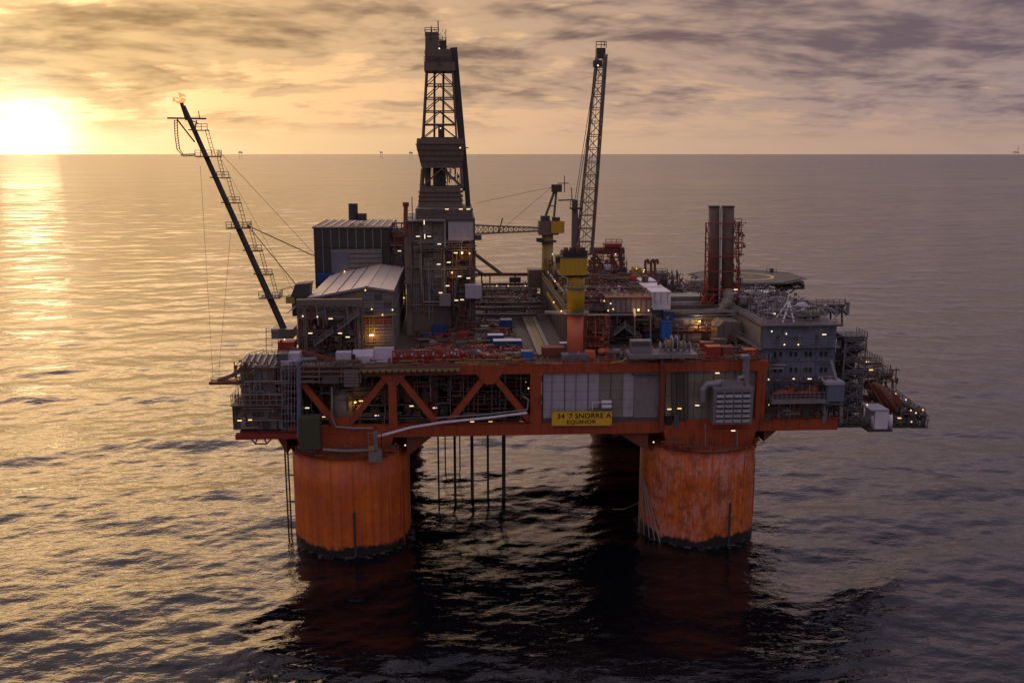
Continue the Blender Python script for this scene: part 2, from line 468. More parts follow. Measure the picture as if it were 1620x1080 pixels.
def truss_box(parent, a, b, w0, w1, n, rc, rb, mat, name='lattice', side=None):
    """four-chord lattice beam from a to b: chords are parts, each bay's bracing is a part"""
    a = Vector(a); b = Vector(b); d = (b - a).normalized()
    s = Vector(side).normalized() if side else d.cross(Vector((0, 1, 0))).normalized()
    u = s.cross(d).normalized()
    ring = lambda t: [a.lerp(b, t) + (s * sx + u * sy) * ((w0 + (w1 - w0) * t) / 2) for sx, sy in ((-1, -1), (1, -1), (1, 1), (-1, 1))]
    A = ring(0); B = ring(1)
    for k in range(4): MB().tube(A[k], B[k], rc, 6).build('chord', mat, parent)
    for i in range(n):
        p = ring(i / n); q = ring((i + 1) / n); m = MB()
        for k in range(4):
            j = (k + 1) % 4
            m.tube(p[k], p[j], rb, 5)
            if i % 2: m.tube(p[k], q[j], rb, 5)
            else: m.tube(p[j], q[k], rb, 5)
        m.build('lattice_bay', mat, parent)

# ------------------------------------------------------------------ the sea
def build_sea():
    q = np.random.RandomState(11)
    th = np.concatenate([np.linspace(-40, 40, 720), np.linspace(40, 320, 62)[1:-1]]) * math.pi / 180 + YAW
    inw = np.ones(len(th)); inw[720:] = 0
    edge = np.clip((40 - np.abs((th - YAW) * 180 / math.pi)) / 2, 0, 1) * inw
    r = np.concatenate([[2.0], np.geomspace(40, 118, 18), np.geomspace(118.4, 2600, 960), np.geomspace(2700, 60000, 60)])
    nr, nt = len(r), len(th)
    dr = np.gradient(r)
    RR = r[:, None]; X = CAM.x + RR * np.sin(th)[None]; Y = CAM.y + RR * np.cos(th)[None]
    Z = np.zeros_like(X); DX = np.zeros_like(X); DY = np.zeros_like(X)
    grp = 1 + .22 * np.sin(X * .021 + Y * .013 + 1) * np.sin(Y * .017 - X * .008) + .15 * np.sin(X * .05 - Y * .037 + 2)
    nw = 84
    lam = np.geomspace(1.9, 95, nw)
    for i, L in enumerate(lam):
        w = np.clip((L / dr - 2.6) / 2.5, 0, 1)
        if not w.any(): continue
        rows = np.where(w > 0)[0]; a0, a1 = rows[0], rows[-1] + 1
        k = 2 * math.pi / L
        ang = R(-78) + q.normal(0, R(34 if L < 14 else 20))       # travelling towards the viewer
        cx, cy = math.cos(ang), math.sin(ang)
        slope = .0128 * (1.0 if L < 24 else (24 / L) ** .9) * (1.15 if L < 6 else 1)
        amp = slope / k; ph = q.uniform(0, 6.28)
        arg = k * (cx * X[a0:a1] + cy * Y[a0:a1]) + ph
        A = amp * w[a0:a1, None] * edge[None] * grp[a0:a1]
        Z[a0:a1] += A * np.cos(arg)
        s = np.sin(arg) * A * .75; DX[a0:a1] -= s * cx; DY[a0:a1] -= s * cy
    X = X + DX; Y = Y + DY
    co = np.stack([X, Y, Z], -1).reshape(-1, 3).astype(np.float32)
    idx = np.arange(nr * nt).reshape(nr, nt)
    a = idx[:-1]; b = idx[1:]
    f = np.stack([a, np.roll(a, -1, 1), np.roll(b, -1, 1), b], -1).reshape(-1, 4)
    me = bpy.data.meshes.new('sea'); me.vertices.add(len(co)); me.vertices.foreach_set('co', co.ravel())
    me.loops.add(f.size); me.loops.foreach_set('vertex_index', f.ravel().astype(np.int32))
    me.polygons.add(len(f)); me.polygons.foreach_set('loop_start', np.arange(0, f.size, 4, dtype=np.int32))
    me.polygons.foreach_set('use_smooth', np.ones(len(f), bool))
    me.update(calc_edges=True); me.validate()
    if me.polygons[5000].normal.z < 0: me.flip_normals()
    m = bpy.data.materials.new('sea_water'); m.use_nodes = True
    t = NT(m.node_tree); bs = t.n['Principled BSDF']
    pos = t.node('ShaderNodeNewGeometry').outputs['Position']
    dist = t.vm('LENGTH', t.vm('SUBTRACT', pos, (CAM.x, CAM.y, 0.0)))
    far = t.ramp(t.m('LOGARITHM', t.m('MAXIMUM', dist, 1.0), 10.0), 2.25, 4.0)
    bs.inputs['Base Color'].default_value = (.0025, .003, .0045, 1)
    bs.inputs['IOR'].default_value = 1.333
    wind = t.noise(t.vm('MULTIPLY', pos, (.0022, .006, 0)), 1.0, 4, .55)
    t.put(bs.inputs['Roughness'], t.m('ADD', t.m('ADD', .055, t.m('MULTIPLY', far, .08)), t.m('MULTIPLY', t.m('MULTIPLY', wind, far), .22)))
    rp = t.vm('MULTIPLY', pos, (.62, 1.0, 1.0))
    n1 = t.noise(rp, .75, 3, .62, .4); n3 = t.noise(t.vm('ADD', rp, (90, 11, 0)), .12, 2, .55)
    nb = t.noise(t.vm('MULTIPLY', pos, (.7, 1.0, 1.0)), .022, 2, .6)
    h = t.m('ADD', t.m('MULTIPLY', n1, .17), t.m('ADD', t.m('MULTIPLY', n3, .45), t.m('MULTIPLY', nb, t.m('MULTIPLY', far, 3.0))))
    bp = t.node('ShaderNodeBump'); bp.inputs['Distance'].default_value = 1.0
    t.put(bp.inputs['Strength'], .75)
    t.put(bp.inputs['Height'], h); t.l.new(bp.outputs[0], bs.inputs['Normal'])
    # broken wash where the swell laps the two front columns
    wash = None
    for cx_ in (-38.0, 38.0):
        dd = t.vm('LENGTH', t.vm('MULTIPLY', t.vm('SUBTRACT', pos, (cx_, 0.0, 0.0)), (1, 1, 0)))
        w_ = t.m('SUBTRACT', 1.0, t.ramp(dd, 12.5, 15.5)); wash = w_ if wash is None else t.m('MAXIMUM', wash, w_)
    fo = t.ramp(t.m('ADD', t.noise(pos, .7, 4, .65), t.m('MULTIPLY', wash, .22)), .66, .78)
    fo = t.m('MULTIPLY', t.m('MULTIPLY', fo, t.ramp(wash, .02, .3)), .16)
    t.put(bs.inputs['Base Color'], t.mix(fo, (.0025, .003, .0045), (.42, .42, .44)))
    me.materials.append(m)
    o = bpy.data.objects.new('sea', me); col.objects.link(o); o['kind'] = 'structure'; o['label'] = 'dark rippled open sea reaching to the horizon'


build_sea()

# ------------------------------------------------------------------ four hull columns
def column(cx, cy, mat, label, front=True):
    t = thing('hull_column', label, 'column', (cx, cy, 0), 'round orange columns carrying the deck')
    rc = 12.5; top = 21.2
    sh = MB().lathe([(rc, -14), (rc, -2), (rc, 6), (rc, 14), (rc, top)], (cx, cy), 72).build('shell', mat, t, True)
    sh.data.polygons[-1].use_smooth = False
    # octagonal node that carries the deck girders
    MB().frustum((cx, cy), 17.5, 20, top, 20, 20, ZB + .9).build('deck_node', 'orange', t)
    MB().lathe([(rc + .55, top - .25), (rc + .55, top - .05)], (cx, cy), 48).build('rim_walkway', 'redbrown', t)
    b = MB(); n = 40
    for k in range(n):
        a = 2 * math.pi * k / n; a2 = 2 * math.pi * (k + 1) / n; r2 = rc + .45
        p = Vector((cx + r2 * math.cos(a), cy + r2 * math.sin(a), top)); e = Vector((cx + r2 * math.cos(a2), cy + r2 * math.sin(a2), top))
        b.bar(p, p + Vector((0, 0, 1.1)), .09); b.bar(p + Vector((0, 0, 1.1)), e + Vector((0, 0, 1.1)), .09); b.bar(p + Vector((0, 0, .55)), e + Vector((0, 0, .55)), .07)
    b.build('railing', 'redbrown', t)
    # weld seams, fenders and pipes down the shell
    for deg, w, z0, z1, m in ((-104, .12, 3.5, 20.8, mat), (-83, .55, -3, 9.5, 'steel_dark'), (-66, .12, 3.5, 20.8, mat), (-31, .32, 3, 12, 'orange'), (-26, .32, 0, 16, 'orange')):
        a = R(deg + (0 if cx < 0 else 14)); p = Vector((cx + (rc + .06) * math.cos(a), cy + (rc + .06) * math.sin(a), z0))
        MB().tube(p, (p.x, p.y, z1), w / 2, 6).build('riser_pipe' if w > .3 else 'weld_seam', m, t)
    return t


colA = column(-38, 0, 'column_paint', 'smooth orange front column at the left, with tall ladder beside it')
colB = column(38, 0, 'column_worn', 'rust-patched orange front column at the right, with peeling paint')
column(-38, 76, 'column_back', 'shaded rear column behind the smooth orange left one')
column(38, 76, 'column_back', 'shaded rear column left of the rust-patched right one')

# side brackets and girder wings at the column heads
for cx, t, pts in ((-38, colA, [(-25.6, 19.6), (-20.3, 23.9), (-25.6, 23.9)]), (38, colB, [(25.4, 19.7), (19.0, 23.9), (25.4, 23.9)]), (38, colB, [(50.4, 21.5), (53.2, 24.0), (50.4, 24.0)]), (-38, colA, [(-50.4, 20.5), (-52.2, 23.9), (-50.4, 23.9)])):
    MB().prism_y(pts, -7.5, 9).build('bracket', 'redbrown', t)
# ladder on the left column
b = MB(); lx, ly = -51.7, -1.5
for dx in (-.32, .32): b.tube((lx + dx, ly, -4), (lx + dx, ly, 22), .17, 6)
for i in range(42): b.bar((lx - .32, ly, -3.5 + i * .6), (lx + .32, ly, -3.5 + i * .6), .1)
for zz in (2, 8, 14, 20): b.bar((lx, ly, zz), (lx + 1.7, ly, zz), .22)
b.build('ladder', 'steel_dark', colA)
pbox(colA, 'green_tank', 'green_dark', 473, 506, 662, 711, -13.2, 3.0)
pbox(colA, 'hose_platform', 'grey', 583, 604, 712, 731, -13.9, 1.6)
pbox(colA, 'hose_reel_housing', 'galvanised', 591, 597, 683, 714, -13.9, .9)
pbox(colA, 'outlet_pipe_box', 'yellow_dull', 583, 592, 706, 713, -14.2, .5)
b = MB().rail([at(583, 712, -13.9), at(604, 712, -13.9), at(604, 712, -12.4)], 3.6, 1.2, .06); b.build('guard_frame', 'galvanised', colA)
P = lambda px, py, Y: at(px, py, Y)
MB().path([P(512, 711, -13.0), P(545, 713, -13.3), P(583, 712, -13.2)], .3, 8).build('drain_pipe', 'grey', colA)
MB().path([P(1116, 672, -13.2), P(1116, 706, -13.2)], .14).build('drain_pipe', 'galvanised', colB)
MB().path([P(1166, 680, -12), P(1166, 706, -12)], .14).build('drain_pipe', 'galvanised', colB)
lamp(colB, 1160, 681, -13); lamp(colB, 1034, 699, -9, 'bulb'); lamp(colA, 641, 704, -9, 'bulb')
for i, px in enumerate((1008, 1013, 1019, 1026, 1034)):
    p0 = P(1012 + i * 2.2, 745 + i * 5, -4); MB().tube((p0.x, p0.y, p0.z), (24.8 + i * .9, -3.5 - i * 1.6, -1), .12).build('mooring_line', 'galvanised', colB)
# long pale hose slung along the lower girder
h1 = MB().path([P(597, 690, -12.6), P(606, 688, -12.2), P(650, 676, -11), P(700, 668, -10.6), P(770, 661, -10.4), P(833, 653, -10.3)], .27, 8).build('transfer_hose', 'white')
tag(h1, 'long pale transfer hose slung along the lower girder above left column', 'hose')
h2 = MB().path([P(690, 661, -10.1), P(770, 655, -10.1), P(834, 648, -10.1), P(836, 632, -10.1), P(828, 627, -10.1)], .17, 8).build('transfer_hose', 'grey')
tag(h2, 'thin grey hose running above the long pale one, bent upward at right', 'hose')
h3 = MB().path([P(525, 612, -9.9), P(525, 660, -9.9), P(531, 675, -9.9), P(560, 677, -9.9), P(590, 677, -9.9)], .22, 8).build('drain_line', 'galvanised')
tag(h3, 'thin galvanised pipe bending at the foot of the leftmost brace', 'pipe')

# ------------------------------------------------------------------ deck frame
deck = thing('platform_deck', 'box deck frame of orange girders, posts and diagonal braces on four columns', 'oil platform', (0, 38, ZB))
XL = AX(470, YF, 640); XR = AX(1212, YF, 640)
gt = 2.4
MB().box(AX(497, YF, 680), AX(1325, YF, 680), YF, YF + 2.0, ZB, ZB + gt).build('bottom_girder', 'orange', deck)
MB().box(-60.5, AX(497, YF, 680) - .01, YF + .1, YF + 1.8, ZB, ZB + 1.1).build('bottom_girder', 'red', deck)
MB().box(XL, AX(728, YF, 580), YF, YF + 1.8, ZD - 2.0, ZD).build('top_girder', 'redbrown', deck)
MB().box(AX(728, YF, 580) + .01, XR, YF, YF + 1.8, ZD - 2.0, ZD).build('top_girder', 'orange', deck)
for i in range(34):
    X = XL + 1.5 + i * 2.75
    if X < XR - 1: MB().box(X, X + .1, YF - .1, YF - .003, ZD - 1.95, ZD - .8).build('stiffener', 'redbrown' if X < AX(728, YF, 580) else 'orange', deck)
for i in range(36):
    X = AX(500, YF, 680) + i * 2.9
    MB().box(X, X + .1, YF - .12, YF - .003, ZB + .1, ZB + gt - .1).build('stiffener', 'orange', deck)
for Y in (YB - 2,):
    MB().box(-52, 60, Y, Y + 2, ZB, ZB + gt).build('bottom_girder', 'orange', deck)
    MB().box(-50, 52, Y, Y + 2, ZD - 2, ZD).build('top_girder', 'orange', deck)
for X in (-50, 48): MB().box(X, X + 2, YF + 2.1, YB - 2.1, ZB, ZB + gt).build('bottom_girder', 'orange', deck)
for X in (-20, 18): MB().box(X, X + 2, YF + 2.1, YB - 2.1, ZB, ZB + gt).build('bottom_girder', 'orange', deck)
# decks (open moonpool left between the middle girders)
MB().box(-60, 62, YF + 2.2, 11, ZB + .8, ZB + 1.3).box(-52, 62, 66, YB - 2.2, ZB + .8, ZB + 1.3).box(-52, -18, 11, 66, ZB + .8, ZB + 1.3).box(20, 62, 11, 66, ZB + .8, ZB + 1.3).build('lower_deck_plate', 'deck_steel', deck)
MB().box(-50.5, 53, YF + 1.9, YB - 2.2, ZD - .55, ZD - .05).build('main_deck_plate', 'deck_steel', deck)
# posts and braces of the front truss
for px, w in ((621, 1.65), (848, 2.3), (1047, 1.2), (1203, 2.0)):
    X = AX(px, YF, 630); MB().box(X - w / 2, X + w / 2, YF - .12, YF + 1.9, ZB + gt, ZD - 2.0).build('post', 'orange', deck)
for X in (XL + .5, ): MB().box(X - .5, X + .5, YF + .1, YF + 1.7, ZB + 1.1, ZD - 2.0).build('post', 'steel', deck)
for (x0, y0), (x1, y1) in (((473, 598), (534, 674)), ((616, 590), (549, 674)), ((627, 590), (690, 668)), ((771, 590), (710, 668)), ((777, 590), (838, 664))):
    a = P(x0, y0, YF + .9); c = P(x1, y1, YF + .9); MB().bar(a, c, 1.25, 1.25).build('brace', 'orange', deck)
for px, py in ((621, 590), (774, 590)):
    X = AX(px, YF, py); MB().prism_y([(X - 2.6, ZD - 2.0), (X + 2.6, ZD - 2.0), (X + .9, ZD - 4.1), (X - .9, ZD - 4.1)], YF - .05, YF + 1.85).build('gusset', 'orange', deck)
X = AX(541, YF, 670); MB().prism_y([(X - 2.4, ZB + gt), (X + 2.4, ZB + gt), (X + 1.2, ZB + gt + 1.6), (X - 1.2, ZB + gt + 1.6)], YF + .05, YF + 1.8).build('gusset', 'orange', deck)
# stiffening rib lines and walkway edge on the top girder
MB().box(AX(560, YF, 580), AX(728, YF, 580), YF - 1.3, YF - .02, ZD - .75, ZD - .45).build('walkway', 'grey_brown', deck)
for i in range(17):
    X = AX(563 + i * 9.9, YF - 1.3, 580); MB().box(X, X + .8, YF - 1.42, YF - 1.31, ZD - .95, ZD - .5).build('toe_plate', 'yellow_dull', deck)
b = MB().rail([(AX(560, YF, 580), YF - 1.25, ZD - .45), (AX(728, YF, 580), YF - 1.25, ZD - .45)], 1.15, 1.6, .05); b.build('railing', 'grey_brown', deck)
b = MB().rail([(AX(735, YF, 575), YF + .1, ZD), (AX(838, YF, 575), YF + .1, ZD)], 1.15, 1.6, .06); b.build('railing', 'yellow_dull', deck)
b = MB().rail([(AX(858, YF, 575), YF + .1, ZD), (AX(990, YF, 575), YF + .1, ZD)], 1.15, 1.6, .06); b.build('railing', 'redbrown', deck)
b = MB().rail([(AX(1110, YF, 570), YF + .1, ZD), (AX(1200, YF, 570), YF + .1, ZD)], 1.15, 1.6, .06); b.build('railing', 'redbrown', deck)
b = MB().rail([(AX(615, YF, 662), YF - .1, ZB + gt), (AX(838, YF, 662), YF - .1, ZB + gt)], 1.1, 1.8, .05); b.build('railing', 'redbrown', deck)

# ------------------------------------------------------------------ inside the truss: process level between the decks
proc = thing('process_level', 'dark process level packed with pipes and tanks behind the diagonal braces', 'process module', (-24, 2, ZB + 1.3))
MB().box(-50.3, 4, 10.2, 10.6, ZB + 1.3, ZD - .6).build('back_bulkhead', 'steel_dark', proc)
MB().box(-50.3, -49.9, YF + 2.3, 10.1, ZB + 1.3, ZD - .6).build('side_bulkhead', 'steel_dark', proc)
for z in (ZB + 5.2, ZB + 9.6): MB().box(-49.6, 3.6, -1.5, 10.1, z, z + .25).build('mezzanine', 'deck_steel', proc)
for z in (ZB + 5.45, ZB + 9.85, ZB + 1.3): MB().rail([(-49, -1.4, z), (3.4, -1.4, z)], 1.1, 1.8, .05).build('railing', 'grey_dark', proc)
for i in range(9):
    X = AX(712 + i * 14.0, -3, 620); 
for i in range(11):
    z = ZB + 4.0 + i * .95; MB().tube((AX(715, -2.5, 620), -2.5 + (i % 3) * .5, z), (AX(838, -2.5, 620), -2.5 + (i % 3) * .5, z), .16 + .1 * (i % 2), 7).build('pipe', ('redbrown', 'red', 'grey_brown', 'redbrown', 'steel')[i % 5], proc)
for px in (712, 733, 756, 778, 800, 824):
    X = AX(px, -3.4, 620); MB().bar((X, -3.4, ZB + 1.3), (X, -3.4, ZD - .6), .22).build('stanchion', 'galvanised', proc)
facade(proc, AX(640, -2, 620), AX(710, -2, 620), ZB + 1.4, ZD - 1.2, -1.7, 5, 4, ('grey_dark', 'grey_brown', 'steel_dark', 'redbrown', 'green_dark'), 3, 1.6, .35)
facade(proc, AX(476, -2, 620), AX(615, -2, 620), ZB + 1.4, ZD - 1.2, -1.7, 10, 4, ('grey_dark', 'grey_brown', 'steel_dark', 'green_dark', 'grey'), 5, 1.6, .42)
pipes(proc, 16, AX(476, -3, 620), AX(700, -3, 620), -4.5, -2.5, ZB + 2, ZD - 2, ('grey', 'steel', 'redbrown', 'galvanised'), 8)
pipes(proc, 12, AX(476, -3, 620), AX(838, -3, 620), -4.5, -2.5, ZB + 2, ZD - 2, ('grey', 'steel', 'redbrown', 'galvanised'), 9, (.1, .22), 'z')
MB().lathe([(2.0, ZB + 1.3), (2.3, ZB + 1.8), (2.3, ZB + 8.6), (1.2, ZB + 9.4)], (AX(541, -4, 630), -4), 16).build('separator_tank', 'panel_olive', proc, True)
for px, py, k, m in ((486, 645, 'strip', 'lamp_white'), (513, 659, 'strip', 'lamp_white'), (562, 636, 'bulb', 'lamp_orange'), (571, 634, 'strip', 'lamp_warm'), (561, 656, 'bulb', 'lamp_warm'), (596, 657, 'strip', 'lamp_white'), (651, 642, 'strip', 'lamp_white'), (666, 641, 'bulb', 'lamp_white'), (688, 645, 'strip', 'lamp_white'), (831, 604, 'bulb', 'lamp_white'), (836, 614, 'bulb', 'lamp_warm'), (776, 667, 'strip', 'lamp_warm'), (747, 667, 'strip', 'lamp_warm'), (825, 667, 'strip', 'lamp_warm')):
    lamp(proc, px, py, -5.2, k, m, 60 if m == 'lamp_orange' else 0)
# drilling risers through the moonpool
for i, (px, w, Y) in enumerate(((694, .42, 18), (705, .34, 40), (720, .62, 18), (728, .34, 42), (747, .78, 18), (772, .55, 18), (797, .9, 18))):
    X = AX(px, Y, 760)
    o = MB().tube((X, Y, -12), (X, Y, ZD - 1), w / 2, 8).build('drilling_riser', 'steel_dark')
    tag(o, ('thin black riser nearest the left column, reaching the water', 'short thin riser behind, first of the two far ones', 'medium black riser, second from left of the near row', 'short thin riser behind, right one of the two far ones', 'thick black riser, third from left of the near row', 'slim black riser next to the thickest, under the deck', 'thickest black riser, rightmost under the deck')[i], 'riser', 'risers hanging below the deck')
# tendon guy lines between columns near the water
for a, c, lab in ((P(651, 800, 0), P(725, 815, 12), 'thin pale line stretched low from the left column above dark water'), (P(1010, 795, 0), P(965, 805, 12), 'thin pale line stretched low from the worn right column')):
    tag(MB().path([a, Vector(a).lerp(Vector(c), .5) - Vector((0, 0, .8)), c], .09, 5).build('mooring_line', 'galvanised'), lab, 'line')

# ------------------------------------------------------------------ cladding wall, sign and air intake on the front right
wall = thing('wall_cladding', 'pale grey wall of tall metal panels right of the wide orange post', 'wall', (AX(950, YF + .9, 640), YF + .9, ZB + gt))
edges = [859, 873, 893, 911, 930, 948, 966, 985, 1003, 1021, 1042]
for i in range(len(edges) - 1):
    x0 = AX(edges[i], YF + .6, 630) + .05; x1 = AX(edges[i+1], YF + .6, 630) - .05; dy = rnd.uniform(-.06, .06)
    z0 = ZB + gt + 1.0; nz = 5; zz = [z0 + (ZD - 2.06 - z0) * k / nz for k in range(nz + 1)]
    mt = 'panel_lilac' if i < 9 else 'panel_olive'
    if i in (5, 6): mt = 'panel_olive'
    for k in range(nz): MB().box(x0, x1, YF + .6 + dy, YF + .9, zz[k] + .03, zz[k+1] - .03).build('wall_panel', mt, wall)
    MB().box(x1 - .02, x1 + .12, YF + .42, YF + .9, z0, ZD - 2.06).build('cover_strip', 'grey_dark' if i % 2 else 'grey', wall)
MB().box(AX(858, YF, 640), AX(1042, YF, 640), YF + .95, YF + 1.2, ZB + gt, ZD - 2.04).build('backing_plate', 'grey_dark', wall)
MB().box(AX(858, YF, 640), AX(1042, YF, 640), YF + .5, YF + .9, ZB + gt + .02, ZB + gt + .94).build('skirting', 'grey_dark', wall)
pbox(wall, 'roller_door', 'grey', 1003, 1042, 594, 660, YF + .35, .2); pbox(wall, 'door_canopy', 'grey_dark', 1001, 1043, 590, 593, YF - .5, 1.0)
wall2 = thing('wall_cladding', 'brownish grey wall with vertical dark pipes, above the worn column', 'wall', (AX(1120, YF + .9, 640), YF + .9, ZB + gt))
edges = [1053, 1066, 1082, 1098, 1112, 1128, 1146, 1162, 1178, 1195]
for i in range(len(edges) - 1):
    x0 = AX(edges[i], YF + .6, 630) + .05; x1 = AX(edges[i+1], YF + .6, 630) - .05
    z0 = ZB + gt + .05; zz = [z0 + (ZD - 2.06 - z0) * k / 4 for k in range(5)]
    for k in range(4): MB().box(x0, x1, YF + .8 + rnd.uniform(-.05, .05), YF + 1.1, zz[k] + .03, zz[k+1] - .03).build('wall_panel', 'panel_olive', wall2)
MB().box(AX(1052, YF, 640), AX(1196, YF, 640), YF + 1.15, YF + 1.4, ZB + gt, ZD - 2.04).build('backing_plate', 'grey_dark', wall2)
for px, r in ((1063, .16), (1071, .22), (1076, .14), (1082, .22), (1088, .14)):
    MB().tube(P(px, 588, YF + .3), P(px, 686, YF + .3), r, 7).build('pipe', 'steel_dark', wall2)
MB().path([P(1047, 565, YF - .6), P(1047, 640, YF - .6), P(1046, 680, YF - .6)], .42, 10).build('pipe', 'redbrown', wall2)
pbox(wall2, 'switch_cabinet', 'black', 1053, 1064, 659, 672, YF - .2, .8); pbox(wall2, 'switch_cabinet', 'grey_dark', 1066, 1074, 656, 678, YF - .2, .8)
pbox(wall2, 'lower_plate', 'orange', 1086, 1195, 663, 690, YF - .35, .3)
for px, py, m in ((1135, 590, 'lamp_white'), (1103, 641, 'lamp_white'), (1075, 646, 'lamp_warm'), (1059, 647, 'lamp_warm')): lamp(wall2, px, py, YF - .2, 'strip', m)

sg = thing('name_sign', 'yellow sign with black lettering fixed to the pale panel wall', 'sign', P(920, 674, YF - .6))
pbox(sg, 'board', 'yellow_sign', 873, 968, 650.5, 673, YF - .6, .12)
for y in (650, 673): MB().bar(P(872.6, y, YF - .62), P(968.4, y, YF - .62), .1).build('frame_edge', 'yellow_dull', sg)
def lettering(txt, px0, px1, pyb, pyt, Y, mat, parent):
    cu = bpy.data.curves.new('lettering', 'FONT'); cu.body = txt; cu.size = 1.0; cu.extrude = .02; cu.offset = .012; cu.space_character = 1.06
    o = bpy.data.objects.new('lettering_tmp', cu); col.objects.link(o); bpy.context.view_layer.update()
    me = bpy.data.meshes.new_from_object(o); col.objects.unlink(o); bpy.data.objects.remove(o)
    a = np.empty(len(me.vertices) * 3, np.float32); me.vertices.foreach_get('co', a); a = a.reshape(-1, 3); lo = a.min(0); hi = a.max(0)
    p0 = P(px0, pyb, Y); p1 = P(px1, pyt, Y)
    s = np.empty_like(a); s[:, 0] = (a[:, 0] - lo[0]) / (hi[0] - lo[0]) * (p1.x - p0.x); s[:, 2] = (a[:, 1] - lo[1]) / (hi[1] - lo[1]) * (p1.z - p0.z); s[:, 1] = -a[:, 2]
    me.vertices.foreach_set('co', s.ravel()); me.materials.clear(); me.materials.append(M[mat]); me.update()
    link('lettering', me, p0, parent)
lettering("34 '7 SNORRE A", 882, 967, 662, 652.5, YF - .64, 'black', sg)
lettering('EQUINOR', 897, 943, 671.5, 663.5, YF - .64, 'black', sg)
for px in (875.5, 905, 936, 965.5):
    for py in (652.3, 671.5): MB().tube(P(px, py, YF - .68), P(px, py, YF - .55), .09, 6).build('bolt', 'steel_dark', sg)
for px in (884, 957): MB().bar(P(px, 645, YF - .3), P(px, 676, YF - .3), .18).build('bracket', 'steel', sg)
dr = thing('spray_drum', 'pair of small white drums on a bracket just above the yellow sign', 'drum', P(953, 648, YF - .6))
for py in (636, 643): MB().tube(P(952, py, YF - .6), P(967, py, YF - .6), .42, 10).build('drum', 'white', dr)
MB().path([P(937, 648, YF - .6), P(938, 637, YF - .6), P(952, 636, YF - .6)], .12).build('pipe', 'white', dr)
pbox(dr, 'support_bracket', 'steel', 936, 968, 646.5, 649, YF - .7, 1.2)

ai = thing('air_intake', 'big grey louvred air intake box over the worn column', 'air intake', P(1160, 673, YF - 3.4))
x0, x1 = AX(1129, YF - 3.4, 645), AX(1191, YF - 3.4, 645); z0, z1 = AZ(671, YF - 3.4, 1160), AZ(617, YF - 3.4, 1160)
hs = MB().box(x0, x1, YF - 3.3, YF + .5, z0, z1).build('housing', 'galvanised', ai)
MB().box(x0 - .15, x1 + .15, YF - 3.5, YF + .4, z1 - .02, z1 + .5).build('top_plate', 'galvanised', ai)
for i in range(4):
    for j in range(6):
        a = x0 + .55 + i * (x1 - x0 - .9) / 4; w = (x1 - x0 - .9) / 4 - .3; zb = z0 + .5 + j * (z1 - z0 - 1.0) / 6; h = (z1 - z0 - 1.0) / 6
        MB().prism_x([(YF - 3.31, zb), (YF - 3.75, zb), (YF - 3.75, zb + .08), (YF - 3.31, zb + h * .62)], a, a + w).build('louvre', 'galvanised', hs)
        MB().box(a, a + w, YF - 3.34, YF - 3.305, zb + h * .64, zb + h * .96).build('slot', 'black', hs)
MB().path([P(1112, 633, YF - 1.4), P(1112, 617, YF - 1.4), P(1118, 608, YF - 1.4), P(1142, 605, YF - 1.4), P(1158, 612, YF - 1.4)], .75, 12).build('duct', 'galvanised', ai)
MB().path([P(1180, 618, YF - 1.5), P(1180, 566, YF - 1.5)], .75, 12).build('duct', 'galvanised', ai)
MB().path([P(1168, 616, YF - 1.7), P(1168, 598, YF - 1.7), P(1182, 594, YF - 1.7)], .45, 10).build('duct', 'galvanised', ai)
pbox(ai, 'duct_cap', 'galvanised', 1174, 1187, 563, 568, YF - 2.4, 2.0); pbox(ai, 'fan_casing', 'galvanised', 1142, 1176, 603, 616, YF - 2.6, 2.2)

# ------------------------------------------------------------------ grey utility module at the left end
um = thing('utility_module', 'grey utility module with railed balconies at the far left deck end', 'module', (-55, -4, ZB + 1.1))
pbox(um, 'lower_wall', 'grey_dark', 368, 446, 642, 679, YF + 1.9, 7)
facade(um, AX(369, YF, 660), AX(446, YF, 660), ZB + 1.7, AZ(643, YF, 400), YF + 1.9, 8, 2, ('grey', 'grey_dark', 'grey_brown', 'steel'), 21, .8, .25)
z = AZ(641, YF + .3, 405); MB().box(AX(364, YF, 641), AX(447, YF, 641), YF + .3, YF + 8, z - .2, z).build('balcony_floor', 'grey_brown', um)
MB().rail([(AX(365, YF, 641), YF + 5, z), (AX(365, YF, 641), YF + .4, z), (AX(447, YF, 641), YF + .4, z)], 2.1, 1.3, .06).build('railing', 'galvanised', um)
pbox(um, 'upper_wall', 'panel_olive', 381, 437, 584, 641, YF + 3.5, 6)
facade(um, AX(383, YF + 3.5, 610), AX(436, YF + 3.5, 610), AZ(636, YF + 3.5, 400), AZ(587, YF + 3.5, 400), YF + 3.5, 3, 2, ('grey', 'grey_brown', 'panel_olive'), 4, .6, .3)
x0 = AX(379, YF + 3.2, 585); x1 = AX(440, YF + 3.2, 585); z0 = AZ(584, YF + 3.2, 400)
umr = MB().prism_x([(YF + 3.1, z0), (YF + 10.5, z0), (YF + 10.5, z0 + 1.6), (YF + 3.1, z0 + .5)], x0, x1).build('roof', 'grey_brown', um)
for i in range(6):
    X = x0 + .6 + i * (x1 - x0 - 1.2) / 5; MB().bar((X, YF + 3.3, z0 + .75), (X, YF + 10.2, z0 + 1.85), .35, .3).build('roof_rib', 'galvanised', umr)
pbox(um, 'tall_locker', 'grey_dark', 439, 455, 560, 640, YF + 3.0, 4); pbox(um, 'white_hood', 'tarp', 444, 470, 571, 586, YF + 2.4, 3); pbox(um, 'white_hood', 'tarp', 448, 474, 559, 570, YF + 4.2, 3)
b = MB()
for i in range(6): b.bar(P(446 + i * 5, 578, YF + .5), P(446 + i * 5, 682, YF + .5), .13)
